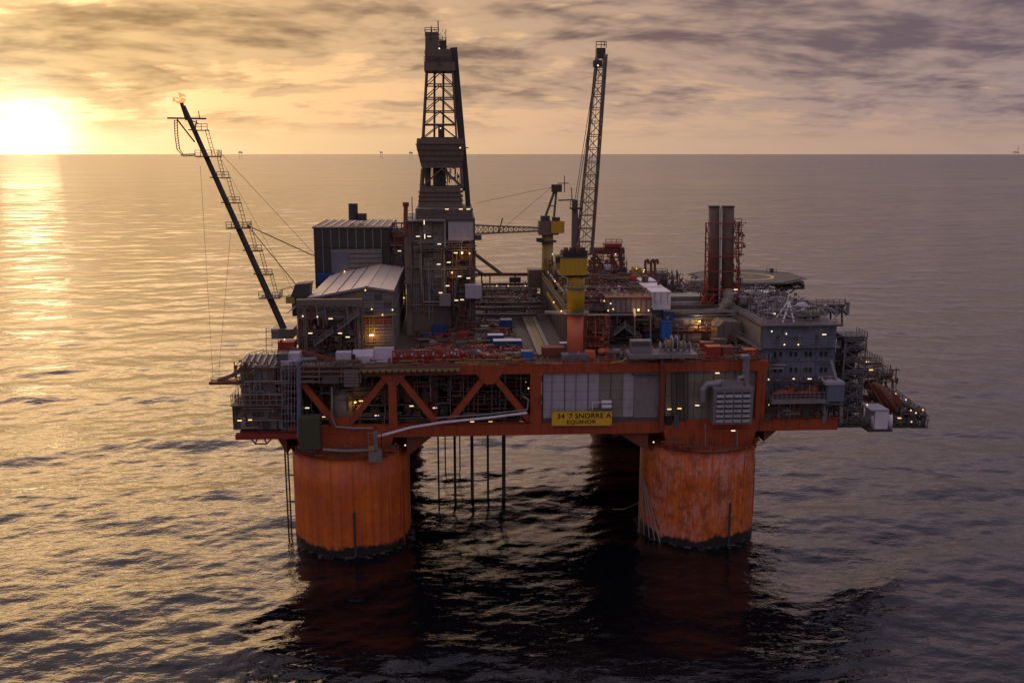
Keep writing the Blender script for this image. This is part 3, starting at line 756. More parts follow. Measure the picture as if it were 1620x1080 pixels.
for j in range(9): b.bar(P(446, 582 + j * 12, YF + .4), P(472, 582 + j * 12, YF + .4), .11)
b.build('scaffold', 'galvanised', um)
pipes(um, 9, AX(372, YF, 650), AX(466, YF, 650), YF + 1.1, YF + 1.6, ZB + 2, ZB + 12, ('grey', 'galvanised', 'redbrown'), 31, (.1, .2))
b = MB()
for a, c in (((394, 690), (404, 702)), ((404, 702), (422, 702)), ((422, 702), (432, 691)), ((404, 702), (408, 691)), ((422, 702), (417, 691))): b.tube(P(*a, YF + 1), P(*c, YF + 1), .15)
b.build('underslung_truss', 'redbrown', um)
for px, py in ((379, 665), (396, 664)): lamp(um, px, py, YF + .9, 'strip', 'lamp_warm')
b = MB().rail([P(356, 690, YF + .6), P(366, 690, YF + .6)], 1, 1)
gw = thing('gangway', 'small railed gangway sticking out over the sea at far left', 'gangway', P(385, 605, 4))
MB().box(AX(333, 4, 603), AX(392, 4, 603), 2.6, 5.2, AZ(606, 4, 360), AZ(602, 4, 360)).build('floor', 'redbrown', gw)
MB().rail([(AX(334, 2.7, 603), 2.7, AZ(602, 4, 360)), (AX(385, 2.7, 603), 2.7, AZ(602, 4, 360))], 1.1, 1.4, .05).build('railing', 'steel', gw)
MB().path([P(345, 602, 4), P(372, 592, 5), P(393, 572, 6), P(412, 564, 7)], .45, 8).build('pipe', 'redbrown', gw)
MB().rail([P(372, 588, 5), P(393, 568, 6), P(418, 561, 7)], 1.2, 1.3, .06).build('railing', 'galvanised', gw)
b = MB()
for i in range(4): b.rail([P(421, 560 - i * 11, 6), P(440, 560 - i * 11, 6), P(440, 560 - i * 11, 12)], 1.0, 1.2, .05)
for px in (421, 440): b.bar(P(px, 600, 6), P(px, 520, 6), .14)
b.build('stair_landing', 'galvanised', gw)

# ------------------------------------------------------------------ left drilling-support building: shed with pale roof and the open frame before it
shed = thing('shed', 'long shed with pale sloping roof and glazed gable on the left deck', 'shed', (AX(560, 8, 520), 30, ZD))
Y0, Y1 = 8.0, 58.0
rl, rr, rt = P(486, 471, Y0), P(623.5, 459, Y0), P(580, 452.5, Y0)
MB().prism_y([(rl.x + .6, ZD), (rr.x - .3, ZD), (rr.x - .3, rr.z - .5), (rt.x, rt.z - .5), (rl.x + .6, rl.z - .5)], Y0 + .4, Y1 - .4).build('walls', 'panel_olive', shed)
def slope_strip(a, c, n, seed):
    for i in range(n):
        p = a.lerp(c, i / n); q = a.lerp(c, (i + 1) / n); g = (q - p).normalized() * .06
        p = p + g; q = q - g
        dz = .0 + .04 * (i % 2)
        MB().prism_y([(p.x, p.z - .35 + dz), (q.x, q.z - .35 + dz), (q.x, q.z + dz), (p.x, p.z + dz)], Y0 - .4, Y1).build('roof_panel', 'roof_pale', shed)
slope_strip(rl, rt, 4, 1); slope_strip(rt, rr, 2, 2)
for t_ in (.25, .5, .75):
    p = rl.lerp(rt, t_); MB().bar((p.x, Y0 - .45, p.z + .06), (p.x, Y1, p.z + .06), .22, .16).build('roof_seam', 'grey_brown', shed)
MB().bar((rt.x, Y0 - .5, rt.z + .05), (rt.x, Y1, rt.z + .05), .6, .15).build('ridge_cap', 'roof_pale', shed)
MB().bar(rl + Vector((0, -.6, -.2)), rt + Vector((0, -.6, -.2)), .3, .5).build('barge_board', 'galvanised', shed)
MB().bar(rt + Vector((0, -.6, -.2)), rr + Vector((0, -.6, -.2)), .3, .5).build('barge_board', 'galvanised', shed)
# gable glazing
gx0, gx1 = AX(577, Y0, 500), AX(621, Y0, 500)
for i in range(3):
    for j in range(4):
        xa = gx0 + (gx1 - gx0) * i / 3 + .08; xb = gx0 + (gx1 - gx0) * (i + 1) / 3 - .08; za = AZ(512 - j * 12.5, Y0, 600); zb = AZ(501.5 - j * 12.5, Y0, 600)
        MB().box(xa, xb, Y0 + .2, Y0 + .42, za, zb).build('gable_panel', ('block_blue', 'grey_dark', 'grey')[(i + j) % 3] if j else 'redbrown', shed)
MB().grid(gx0, gx1, AZ(545, Y0, 600), AZ(464, Y0, 600), Y0 + .1, 3, 6, .16).build('gable_frame', 'galvanised', shed)
for j in range(6): MB().box(gx0 + .2, gx1 - .2, Y0 + .05, Y0 + .38, AZ(541 - j * 5, Y0, 600), AZ(538 - j * 5, Y0, 600)).build('louvre', 'grey', shed)
# ribbed side wall
for i in range(15):
    y = Y0 + 2 + i * 3.2; MB().box(rr.x - .31, rr.x + .05, y, y + .3, ZD, rr.z - .6).build('wall_rib', 'grey', shed)
for zf in (.35, .7): MB().box(rr.x - .3, rr.x + .12, Y0 + .5, Y1 - 1, ZD + (rr.z - ZD) * zf, ZD + (rr.z - ZD) * zf + .25).build('wall_girt', 'grey', shed)
MB().path([P(575, 500, Y0 - .2), P(600, 500, Y0 - .4), P(626, 497, Y0 - .6)], .2).build('lamp_rail', 'yellow_dull', shed)
MB().path([P(584, 541, Y0 - .3), P(584, 502, Y0 - .3)], .12).build('lamp_post', 'yellow_dull', shed); MB().path([P(590, 541, Y0 - .3), P(590, 502, Y0 - .3)], .12).build('lamp_post', 'yellow_dull', shed)
for px, py, m in ((588, 489, 'lamp_white'), (621, 490, 'lamp_white'), (605, 498, 'lamp_warm'), (578, 459, 'lamp_white')): lamp(shed, px, py, Y0 - .8, 'bulb', m)
lamp(shed, 588, 530, Y0 - 1.2, 'strip', 'lamp_orange', 260); lamp(shed, 639, 471, 45, 'bulb', 'lamp_warm', 40); lamp(shed, 545, 429, 48, 'bulb', 'lamp_warm', 40)

fr = thing('open_frame', 'open grey steel frame with staircase and lamps in front of the pale-roofed shed', 'steel frame', (AX(520, 2, 520), 4, ZD))
fy = 1.5
for px in (472, 481, 484, 567, 574): 
    w = .5 if px in (567,) else .3; X = AX(px, fy, 520); MB().bar((X, fy, ZD), (X, fy, AZ(480, fy, 520)), w).build('post', 'grey_brown', fr)
MB().box(AX(469, fy, 480), AX(573, fy, 480), fy - .5, fy + .6, AZ(482, fy, 520), AZ(473, fy, 520)).build('top_beam', 'grey_brown', fr)
for px in (480, 500, 513, 548): MB().bar(P(px, 484, fy + .2), P(px + 4, 515, fy + .2), .25).build('hanger', 'grey', fr)
MB().box(AX(470, 6, 500), AX(573, 6, 500), 6.6, 7.2, ZD, AZ(486, 6.6, 520)).build('rear_wall', 'grey_dark', fr)
facade(fr, AX(474, 6.5, 520), AX(571, 6.5, 520), ZD + .1, AZ(492, 6.5, 520), 6.5, 9, 5, ('redbrown', 'grey_brown', 'grey', 'grey_dark', 'panel_olive'), 55, 1.1, .28)
for z in (AZ(505, fy, 520), AZ(532, fy, 520)):
    MB().box(AX(472, fy, 520), AX(566, fy, 520), fy + .8, 6.4, z - .18, z).build('landing', 'deck_steel', fr)
    MB().rail([(AX(472, fy, 520), fy + .9, z), (AX(566, fy, 520), fy + .9, z)], 1.1, 1.6, .05).build('railing', 'grey', fr)
for a, c in (((497, 547), (527, 525)), ((535, 522), (566, 498))):
    p, q = P(*a, fy - .6), P(*c, fy - .6); MB().bar(p, q, .9, .22).build('stair_flight', 'grey', fr); MB().rail([p + Vector((0, -.4, 0)), q + Vector((0, -.4, 0))], 1.1, 1.4, .05).build('stair_rail', 'galvanised', fr)
for px, py, k in ((479, 500, 'bulb'), (502, 501, 'bulb'), (523, 504, 'strip'), (491, 527, 'strip'), (538, 527, 'strip'), (550, 533, 'strip')): lamp(fr, px, py, fy - .4, k)
hop = thing('hopper', 'dark tilted hopper box beside the shed roof at upper left', 'hopper', P(474, 475, 12))
MB().prism_y([(P(461, 468, 12).x, P(461, 468, 12).z), (P(468, 449, 12).x, P(468, 449, 12).z), (P(492, 447, 12).x, P(492, 447, 12).z), (P(490, 472, 12).x, P(470, 474, 12).z)], 11, 15).build('bin', 'steel_dark', hop)
pbox(hop, 'skip', 'yellow_dull', 452, 466, 469, 480, 11, 4); pbox(hop, 'stand', 'steel_dark', 462, 488, 474, 500, 11.5, 3)
MB().prism_y([(P(452, 497, 9).x, P(452, 497, 9).z), (P(466, 484, 9).x, P(466, 484, 9).z), (P(467, 487, 9).x, P(467, 487, 9).z)], 8, 11).build('canvas_flap', 'tarp', hop)

# dark ribbed building behind the shed
db = thing('ribbed_building', 'dark green ribbed building with pale striped roof behind the shed', 'building', (AX(558, 50, 400), 62, ZD))
bx0, bx1 = AX(498, 50, 400), AX(617, 50, 400); bz = AZ(361, 50, 558)
dbw = MB().box(bx0, bx1, 50, 76, ZD, bz).build('walls', 'cladding_green', db)
n = 9
for i in range(n):
    xa = bx0 + (bx1 - bx0) * i / n
    MB().box(xa + .15, xa + (bx1 - bx0) / n - .15, 49.8, 50.02, AZ(391, 50, 558), bz - .15).build('cladding_panel', 'cladding_green', dbw)
    MB().box(xa - .1, xa + .1, 49.66, 50.0, ZD, bz).build('wall_rib', 'galvanised', dbw)
for i in range(2): MB().box(bx0 + .15 + i * 2.2, bx0 + 2.0 + i * 2.2, 49.8, 50.02, ZD + .2, AZ(392, 50, 558)).build('cladding_panel', 'cladding_green', db)
dbr = MB().box(bx0 - .4, bx1 + .4, 49.5, 76.4, bz, bz + .35).build('roof', 'grey_brown', db)
for i in range(n + 1):
    xa = bx0 + (bx1 - bx0) * i / n; MB().bar((xa, 49.5, bz + .5), (xa, 76.2, bz + .5), .35, .3).build('roof_rib', 'roof_pale', dbr)
for j in range(5):
    MB().box(AX(524, 49.5, 410), AX(603, 49.5, 410), 49.3, 49.7, AZ(431 - j * 7.6, 49.5, 560), AZ(424.6 - j * 7.6, 49.5, 560)).build('cladding_band', 'grey', db)
pbox(db, 'dark_door', 'block_blue', 525, 551, 399, 432, 49.1, .2); pbox(db, 'blue_locker', 'blue', 501, 528, 434, 448, 46, 3)
MB().tube(P(559, 348, 60), P(558.5, 322, 60), 1.25, 14).build('chimney', 'steel_dark', db); pbox(db, 'roof_vent', 'steel_dark', 566, 579, 338, 349, 59, 2.5)
pbox(db, 'side_cabinet', 'redbrown', 616, 640, 375, 398, 52, 8); pbox(db, 'side_tank', 'grey_dark', 616, 642, 398, 440, 51, 8); pbox(db, 'roof_tray', 'grey', 618, 640, 361, 372, 54, 8)
pipes(db, 8, AX(616, 50, 370), AX(642, 50, 370), 50.2, 51, AZ(400, 50, 630), AZ(352, 50, 630), ('redbrown', 'steel', 'galvanised', 'grey'), 77, (.12, .25))
lamp(db, 632, 397, 49, 'strip'); lamp(db, 643, 382, 49, 'upright')

# ------------------------------------------------------------------ drilling tower
tw = thing('drill_floor_tower', 'tall grey drill floor block covered in pipes and lamps below the derrick', 'drilling module', (AX(697, 26, 420), 38, ZD))
Yt = 24.0
tx0, tx1 = AX(642, Yt, 420), AX(752, Yt, 420); xm = AX(706, Yt, 420)
MB().box(tx0, xm, Yt, 50, ZD, AZ(348, Yt, 690)).build('left_wall_block', 'panel_olive', tw)
MB().box(xm + .02, tx1, Yt + .6, 50, ZD, AZ(346, Yt, 700)).build('right_wall_block', 'grey_dark', tw)
MB().box(AX(657, Yt, 340), AX(748, Yt, 340), Yt + 1, 49, AZ(348, Yt, 690), AZ(331, Yt, 690)).build('drill_floor', 'grey_brown', tw)
facade(tw, tx0 + 1.8, xm - .2, AZ(440, Yt, 690), AZ(351, Yt, 690), Yt, 3, 5, ('grey_brown', 'panel_olive', 'grey_brown', 'grey'), 61, .9, .08)
facade(tw, xm + .2, tx1 - .3, ZD + 2, AZ(384, Yt, 690), Yt + .6, 5, 9, ('grey_brown', 'grey_dark', 'redbrown', 'grey', 'steel_dark', 'green_dark'), 62, 1.3, .22)
pbox(tw, 'driller_cabin', 'panel_lilac', 709, 749, 350, 380, Yt - 1.6, 3); pbox(tw, 'cabin_band', 'grey_dark', 708, 750, 345, 349.6, Yt - 1.9, 3)
for i in range(9):
    px = 655 + i * 3.7; MB().bar(P(px, 443, Yt - .5), P(px, 494, Yt - .5), .32).build('wind_wall_rib', 'grey', tw)
MB().box(AX(653, Yt, 470), AX(686, Yt, 470), Yt - .35, Yt, ZD + 1, AZ(442, Yt, 690)).build('wind_wall', 'grey_brown', tw)
MB().box(AX(688, Yt, 470), AX(712, Yt, 470), Yt - .6, Yt, ZD + 1, AZ(468, Yt, 690)).build('wind_wall', 'grey_dark', tw)
pbox(tw, 'left_duct', 'grey_brown', 640, 651, 352, 450, Yt - 1.0, 2.5)
for py, a, c in ((349, 642, 708), (395, 655, 706), (394, 708, 752), (436, 708, 756)):
    z = AZ(py, Yt, 690); MB().box(AX(a, Yt - 1.8, py), AX(c, Yt - 1.8, py), Yt - 1.9, Yt + .1, z - .2, z).build('walkway', 'grey_dark', tw)
    MB().rail([(AX(a, Yt - 1.8, py), Yt - 1.8, z), (AX(c, Yt - 1.8, py), Yt - 1.8, z)], 1.1, 1.5, .05).build('railing', 'grey', tw)
pipes(tw, 12, tx0, tx1, Yt - 1.5, Yt - 1.0, ZD + 4, AZ(350, Yt, 690), ('grey_brown', 'grey', 'steel', 'redbrown'), 64, (.1, .2), 'z')
pipes(tw, 7, tx0, tx1, Yt - 1.5, Yt - 1.0, ZD + 4, AZ(360, Yt, 690), ('galvanised', 'grey', 'steel'), 65, (.1, .18), 'x')
MB().path([P(642, 351, Yt - 1.6), P(671, 348, Yt - 1.6), P(704, 349, Yt - 1.6), P(704, 392, Yt - 1.6)], .28, 8).build('standpipe', 'galvanised', tw)
MB().tube(P(641, 372, Yt - 1.2), P(642, 324, Yt - 1.2), .5, 10).tube(P(642, 327, Yt - 1.2), P(642, 320, Yt - 1.2), .72, 10).build('vent_post', 'redbrown', tw)
for i in range(5):
    px = 660 + i * 20; MB().path([P(px, 346, Yt - .4), P(px, 331, Yt - .4), P(px + 8, 331, Yt - .4)], .22).build('vent_hook', 'steel', tw)
pbox(tw, 'mud_cabin', 'panel_lilac', 736, 762, 451, 472, Yt - 4, 4); pbox(tw, 'mud_skid', 'grey', 695, 713, 466, 484, Yt - 3.4, 2)
pbox(tw, 'side_crate', 'derrick_brown', 751, 762, 372, 380, Yt + 2, 3)
for px, py, k in ((671, 352, 'upright'), (661, 374, 'strip'), (672, 374, 'upright'), (679, 374, 'strip'), (695, 386, 'strip'), (707, 331, 'strip'), (729, 331, 'strip'), (741, 331, 'strip'), (721, 400, 'strip'), (743, 401, 'bulb'), (694, 418, 'strip'), (710, 415, 'strip'), (727, 437, 'strip'), (741, 440, 'strip'), (708, 452, 'strip'), (697, 463, 'strip'), (722, 475, 'strip'), (731, 474, 'strip')):
    lamp(tw, px, py, Yt - 2.3, k)
lamp(tw, 731, 400, Yt - 2.4, 'bulb', 'lamp_orange', 160); lamp(tw, 715, 431, Yt - 2.4, 'bulb', 'lamp_warm', 60)

dk = thing('derrick', 'dark lattice drilling derrick with enclosed windwalls, tallest on the platform', 'derrick', (AX(699, 38, 330), 38, AZ(331, 38)))
Yd = 38.0
def ring(pl, prt, py, depth):
    x0 = AX(pl, Yd - depth / 2, py); x1 = AX(prt, Yd - depth / 2, py); z = AZ(py, Yd - depth / 2, 700)
    return [(x0, Yd - depth / 2), (x1, Yd - depth / 2), (x1, Yd + depth / 2), (x0, Yd + depth / 2)], z
def tier(name, mat, a, c):
    (p, z0), (q, z1) = ring(*a), ring(*c); return MB().prism_z(p, z0, z1, q).build(name, mat, dk)
tier('base_housing', 'derrick_brown', (661, 733, 331, 12.5), (664, 728, 298, 12))
tier('windwall', 'derrick_brown', (667, 731, 266, 11.5), (658.5, 735, 232, 12.6)); tier('windwall_top', 'derrick_brown', (658.5, 735, 231.8, 12.6), (659.5, 733, 219, 12.4))
for py in (229, 238, 247, 256):
    t_ = (266 - py) / 34; (p, z0) = ring(667 - 8.5 * t_ - .7, 731 + 4 * t_ + .7, py, 11.8 + 1.1 * t_); MB().prism_z(p, z0, z0 + .2).build('cladding_line', 'steel_dark', dk)
for py in (305, 312, 319):
    (p, z0) = ring(661.5, 732.5, py, 12.6); MB().prism_z(p, z0, z0 + .2).build('cladding_line', 'steel_dark', dk)
def bays(a, c, n, r, cross=True, nm='bracing'):
    rings = []
    for i in range(n + 1):
        t_ = i / n; p, z = ring(*[a[k] + (c[k] - a[k]) * t_ for k in range(4)]); rings.append([Vector((x, y, z)) for x, y in p])
    for k in range(4):
        b = MB()
        for i in range(n): b.tube(rings[i][k], rings[i+1][k], r * 1.5, 6)
        b.build('leg', 'derrick_brown', dk)
    for i in range(n):
        b = MB(); A, B = rings[i], rings[i+1]
        for k in range(4):
            j = (k + 1) % 4; mid = (B[k] + B[j]) / 2
            b.tube(A[k], A[j], r, 5)
            if cross: b.tube(A[k], mid, r * .8, 5); b.tube(A[j], mid, r * .8, 5)
            else: b.tube(A[k], B[j], r * .8, 5)
        b.build(nm, 'derrick_brown', dk)
bays((666, 731, 297, 11.5), (668, 730, 267, 11), 1, .22)
bays((668.5, 722, 218, 9.5), (674.5, 716, 112, 7.5), 5, .15)
for px in (687, 701):      # guide rails and drill pipe inside the mast
    MB().tube(P(px, 290, Yd), P(px + .5, 100, Yd), .26, 6).build('guide_rail', 'steel_dark', dk)
for px, w in ((677, 1.0), (692, 1.5), (700, 1.2)): MB().tube(P(px, 297, Yd - 2), P(px, 264, Yd - 2), w / 1.4, 8).build('pipe_rack', 'steel_dark', dk)
pbox(dk, 'travelling_block', 'steel_dark', 693, 703, 196, 218, Yd - 1, 2)
MB().box(AX(666, Yd - 5, 213), AX(724, Yd - 5, 213), Yd - 5.4, Yd + 5, AZ(219, Yd - 5, 700) - .1, AZ(217, Yd - 5, 700)).build('monkey_board', 'steel_dark', dk)
tier('crown_platform', 'derrick_brown', (671, 720.5, 112, 8.6), (671, 720, 98, 8.4))
tier('crown_box', 'derrick_brown', (672, 716, 97.8, 7.4), (672.5, 713, 78, 7.2)); tier('crown_housing', 'derrick_brown', (672.5, 694, 77.8, 6), (673, 693, 51, 6))
tier('crown_frame', 'steel_dark', (694.4, 706, 77.8, 5), (694.6, 706, 64, 5))
MB().rail([P(672, 51, Yd - 3), P(694, 51, Yd - 3)], 1.0, 1.2, .06).build('railing', 'steel_dark', dk); MB().rail([P(671, 98, Yd - 4.4), P(720, 98, Yd - 4.4)], 1.2, 1.2, .06).build('railing', 'steel_dark', dk)
MB().tube(P(693.5, 64, Yd), P(693, 33, Yd), .13, 6).build('aerial', 'steel_dark', dk); MB().tube(P(682, 51, Yd), P(682, 41, Yd), .1, 6).build('aerial', 'steel_dark', dk)
MB().bar(P(737.5, 302, Yd - 1), P(717.5, 76, Yd - 1), 1.7, 1.9).build('raceway', 'steel_dark', dk); MB().bar(P(741, 330, Yd - 1), P(738, 289, Yd - 1), 1.2, 2).build('raceway', 'steel_dark', dk)
lamp(dk, 728, 234, Yd - 6.6, 'bulb', 'lamp_warm'); MB().tube(P(735, 234, Yd), P(741, 234, Yd), .15).build('lamp_arm', 'steel_dark', dk)
lamp(dk, 697, 203, Yd - 1.4, 'bulb'); lamp(dk, 695, 77, Yd - 5, 'bulb')

# ------------------------------------------------------------------ flare boom
fb = thing('flare_boom', 'dark flare boom leaning out over the sea at the left, with ladders and crossarm', 'flare boom', P(448, 512, 24))
Yb = 24.0
fa, ft = P(449, 520, Yb), P(290, 168, Yb)
MB().tube(fa, ft, .78, 10, .5).build('mast_tube', 'steel_dark', fb)
on = lambda t_: fa.lerp(ft, t_)
tof = lambda py: (520 - py) / 352.0
MB().tube(P(287, 163, Yb), P(296, 190, Yb), .42, 8).build('burner_pipe', 'steel_dark', fb)
MB().bar(P(265, 187, Yb), P(326, 188, Yb), .5, .35).build('crossarm', 'steel_dark', fb)
MB().bar(P(280, 189, Yb), P(308, 225, Yb), .28).build('crossarm_brace', 'steel_dark', fb)
MB().bar(P(314, 196, Yb), P(300, 189, Yb), .2).bar(P(311, 190, Yb), P(309, 204, Yb), .2).build('crossarm_brace', 'steel_dark', fb)
MB().tube(P(316, 188, Yb), P(314, 176, Yb), .1).build('aerial', 'steel_dark', fb)
b = MB()                                                       # basket ladder hanging from the left arm
for dx in (-2.2, 2.2): b.path([P(278 + dx, 190, Yb), P(279 + dx, 215, Yb), P(282 + dx, 236, Yb), P(290, 246 - dx * .6, Yb), P(308, 245 - dx * .6, Yb)], .1, 5)
for i in range(12): b.bar(P(275.8 + i * .4, 192 + i * 4, Yb), P(280.8 + i * .4, 190 + i * 4, Yb), .1)
for i in range(6): b.bar(P(286 + i * 4, 247.5, Yb), P(289 + i * 4, 243, Yb), .1)
b.build('hanging_ladder', 'steel_dark', fb)
for py, wl, wr in ((244, 11, 18), (355, 13, 16), (467, 12, 16)):
    c = on(tof(py)); MB().box(c.x - wl / 5.9, c.x + wr / 5.9, Yb - 2, Yb + 2, c.z - .25, c.z).build('platform', 'steel_dark', fb)
    MB().rail([(c.x - wl / 5.9, Yb - 2, c.z), (c.x + wr / 5.9, Yb - 2, c.z), (c.x + wr / 5.9, Yb + 2, c.z)], 1.3, 1.2, .06).build('railing', 'derrick_brown', fb)
for py in (204, 277, 316, 392, 430):
    c = on(tof(py)); MB().box(c.x + .5, c.x + 3.2, Yb - 1, Yb + 1, c.z - .2, c.z).build('landing', 'steel_dark', fb)
    MB().rail([(c.x + .6, Yb - 1, c.z), (c.x + 3.2, Yb - 1, c.z)], 1.3, 1.2, .06).build('railing', 'derrick_brown', fb)
    MB().bar((c.x - 1.3, Yb, c.z), (c.x + .5, Yb, c.z), .25).build('clamp', 'steel_dark', fb)
ls = [204, 244, 277, 316, 355, 392, 430, 467]
for a, c in zip(ls[:-1], ls[1:]):
    p = on(tof(a)) + Vector((2.9, -.4, 0)); q = on(tof(c)) + Vector((1.9, -.4, 0)); b = MB()
    for dx in (-.35, .35): b.bar(p + Vector((dx, 0, 0)), q + Vector((dx, 0, 0)), .11)
    m = int((p - q).length / .9)
    for i in range(m): w = p.lerp(q, i / m); b.bar(w - Vector((.35, 0, 0)), w + Vector((.35, 0, 0)), .09)
    b.build('ladder', 'derrick_brown', fb)
for a, c, r in (((345, 238), (500, 405), .045), ((392, 357), (497, 405), .12), ((392, 357), (468, 450), .10), ((345, 244), (470, 470), .035), ((437, 460), (497, 445), .09), ((430, 470), (470, 468), .12)):
    MB().tube(P(*a, Yb), P(*c, Yb + 10), r, 5).build('guy_wire', 'steel_dark', fb)
for a, c in (((317, 262), (337, 600)), ((365, 368), (346, 590))): MB().tube(P(*a, Yb), P(*c, 6), .035, 5).build('guy_wire', 'steel_dark', fb)
MB().box(fa.x - 2.5, fa.x + 2.5, Yb - 2.5, Yb + 3.5, ZD, fa.z + .3).build('foot_base', 'steel', fb)
q = random.Random(5); fl = P(286, 157, Yb)
me = MB()
for k in range(11):
    c = fl + Vector((q.uniform(-1.5, .8), q.uniform(-.5, .5), q.uniform(-.7, 1.0))); d_ = Vector((q.uniform(-1.0, .5), 0, q.uniform(.3, 1.0)))
    me.tube(c - d_ * .5, c, .08, 6, q.uniform(.22, .42)); me.tube(c, c + d_ * q.uniform(.6, 1.1), q.uniform(.22, .42), 6, .05)
me.tube(P(287.5, 164, Yb), fl, .12, 6, .4)
tag(me.build('gas_flame', 'flame', None, True), 'small orange gas flame burning at the tip of the flare boom', 'flame')
rb = thing('red_gantry', 'red sloping beam and hood at the foot of the flare boom', 'gantry', P(455, 560, 0))
pbox(rb, 'hood', 'red', 440, 466, 541, 562, 0, 3); MB().bar(P(460, 551, -1), P(535, 572, -2.5), .9, .7).build('sloping_beam', 'redbrown', rb)
MB().bar(P(445, 538, 0), P(440, 560, 0), .5).build('strut', 'red', rb); lamp(rb, 450, 537, -.5, 'bulb')

# ------------------------------------------------------------------ front crane with raised boom
cr = thing('pedestal_crane', 'yellow crane on an orange and yellow pedestal with its tall boom raised', 'crane', P(910, 562, -3))
Yc = -3.0; cx = AX(910, Yc, 520)
zz = lambda py: AZ(py, Yc, 910)
MB().lathe([(1.75, ZD - .5), (1.72, zz(497))], (cx, Yc), 24).build('lower_pedestal', 'orange_pale', cr, True)
MB().lathe([(1.86, zz(497) + .02), (1.86, zz(436))], (cx, Yc), 24).build('upper_pedestal', 'yellow', cr, True)
for py, r in ((493, 2.9), (453, 2.6)):
    z = zz(py); MB().lathe([(r, z - .22), (r, z)], (cx, Yc), 20).build('ring_walkway', 'grey', cr)
    b = MB()
    for k in range(16):
        a = 2 * math.pi * k / 16; e = 2 * math.pi * (k + 1) / 16; p = Vector((cx + (r - .1) * math.cos(a), Yc + (r - .1) * math.sin(a), z)); o_ = Vector((cx + (r - .1) * math.cos(e), Yc + (r - .1) * math.sin(e), z)); U = Vector((0, 0, 1.1))
        b.bar(p, p + U, .08).bar(p + U, o_ + U, .08).bar(p + U * .5, o_ + U * .5, .07)
    b.build('ring_railing', 'grey_brown', cr)
MB().box(AX(862, Yc, 495), cx - 1.5, Yc - .5, Yc + .5, zz(495) - .1, zz(492)).build('access_bridge', 'grey', cr); lamp(cr, 888, 492, Yc - .8, 'bulb', 'lamp_warm', 40)
MB().frustum((cx, Yc), 3.6, 3.6, zz(437), 5.4, 5.0, zz(431)).build('slew_ring', 'steel_dark', cr)
mh = MB().box(AX(886, Yc - 2.6, 420), AX(929, Yc - 2.6, 420), Yc - 2.6, Yc + 3.0, zz(433), zz(406)).build('machinery_house', 'yellow', cr)
MB().box(AX(885, Yc - 2.6, 420), AX(930, Yc - 2.6, 420), Yc - 2.7, Yc + 3.1, zz(406) + .01, zz(404)).build('house_roof', 'steel_dark', mh)
MB().box(AX(889, Yc, 400), AX(927, Yc, 400), Yc - 1.8, Yc + 2.2, zz(404) + .02, zz(396)).build('winch_deck', 'steel_dark', cr)
oc = pbox(cr, 'operator_cab', 'yellow_dull', 879, 886, 404, 427, Yc - 2.2, 2.4); pbox(oc, 'cab_window', 'glass_dark', 879.6, 885.4, 407, 416, Yc - 2.26, .05)
for px in (893, 902, 911, 920): pbox(cr, 'winch', ('steel_dark', 'redbrown')[int(px) % 2], px, px + 6, 392, 400, Yc - 2.2, 1.5)
MB().rail([P(886, 405, Yc - 2.5), P(930, 405, Yc - 2.5)], 1.1, 1.2, .06).build('railing', 'steel_dark', cr)
truss_box(cr, P(924, 403, Yc), P(951.5, 88, Yc + 6), 3.2, 2.0, 15, .16, .085, 'derrick_brown', side=(1, 0, 0))
MB().bar(P(935.5, 403, Yc - 1), P(956.5, 84, Yc + 5), .42).build('boom_walkway', 'derrick_brown', cr)
pbox(cr, 'boom_head', 'steel_dark', 944, 958, 76, 92, Yc + 5, 1.8); MB().tube(P(945.5, 106, Yc + 5), P(945.5, 96, Yc + 5), 1.0, 10).build('sheave_block', 'steel_dark', cr)
lamp(cr, 946, 104, Yc + 3.8, 'bulb'); MB().rail([P(943, 76, Yc + 5), P(959, 76, Yc + 5)], 1.2, .9, .07).build('railing', 'steel_dark', cr); MB().tube(P(956, 74, Yc + 5), P(956, 66, Yc + 5), .1).build('aerial', 'steel_dark', cr)
MB().bar(P(908, 402, Yc), P(909.5, 316, Yc), 1.1, 1.0).build('gantry_mast', 'derrick_brown', cr); MB().bar(P(917, 402, Yc), P(912, 330, Yc), .45).build('gantry_brace', 'derrick_brown', cr)
MB().box(AX(902, Yc, 328), AX(921, Yc, 328), Yc - 1.2, Yc + 1.2, zz(331), zz(328)).build('mast_platform', 'steel_dark', cr); MB().rail([P(902, 328, Yc - 1.1), P(921, 328, Yc - 1.1)], 1.2, .9, .06).build('railing', 'steel_dark', cr)
MB().bar(P(883, 317, Yc), P(910, 316, Yc), .3).build('mast_arm', 'derrick_brown', cr); MB().tube(P(905, 316, Yc), P(904, 297, Yc), .1).build('aerial', 'steel_dark', cr)
for dx in (-1.5, 1.5): MB().tube(P(911 + dx, 318, Yc), P(948 + dx, 82, Yc + 6), .07, 5).build('luffing_rope', 'steel_dark', cr)
for dx in (0, 4): MB().tube(P(944 + dx, 108, Yc + 5), P(921 + dx, 398, Yc), .05, 5).build('hoist_rope', 'steel_dark', cr)
pbox(cr, 'pedestal_plinth', 'block_blue', 889, 930, 561, 572, Yc - 3.2, 3.0)

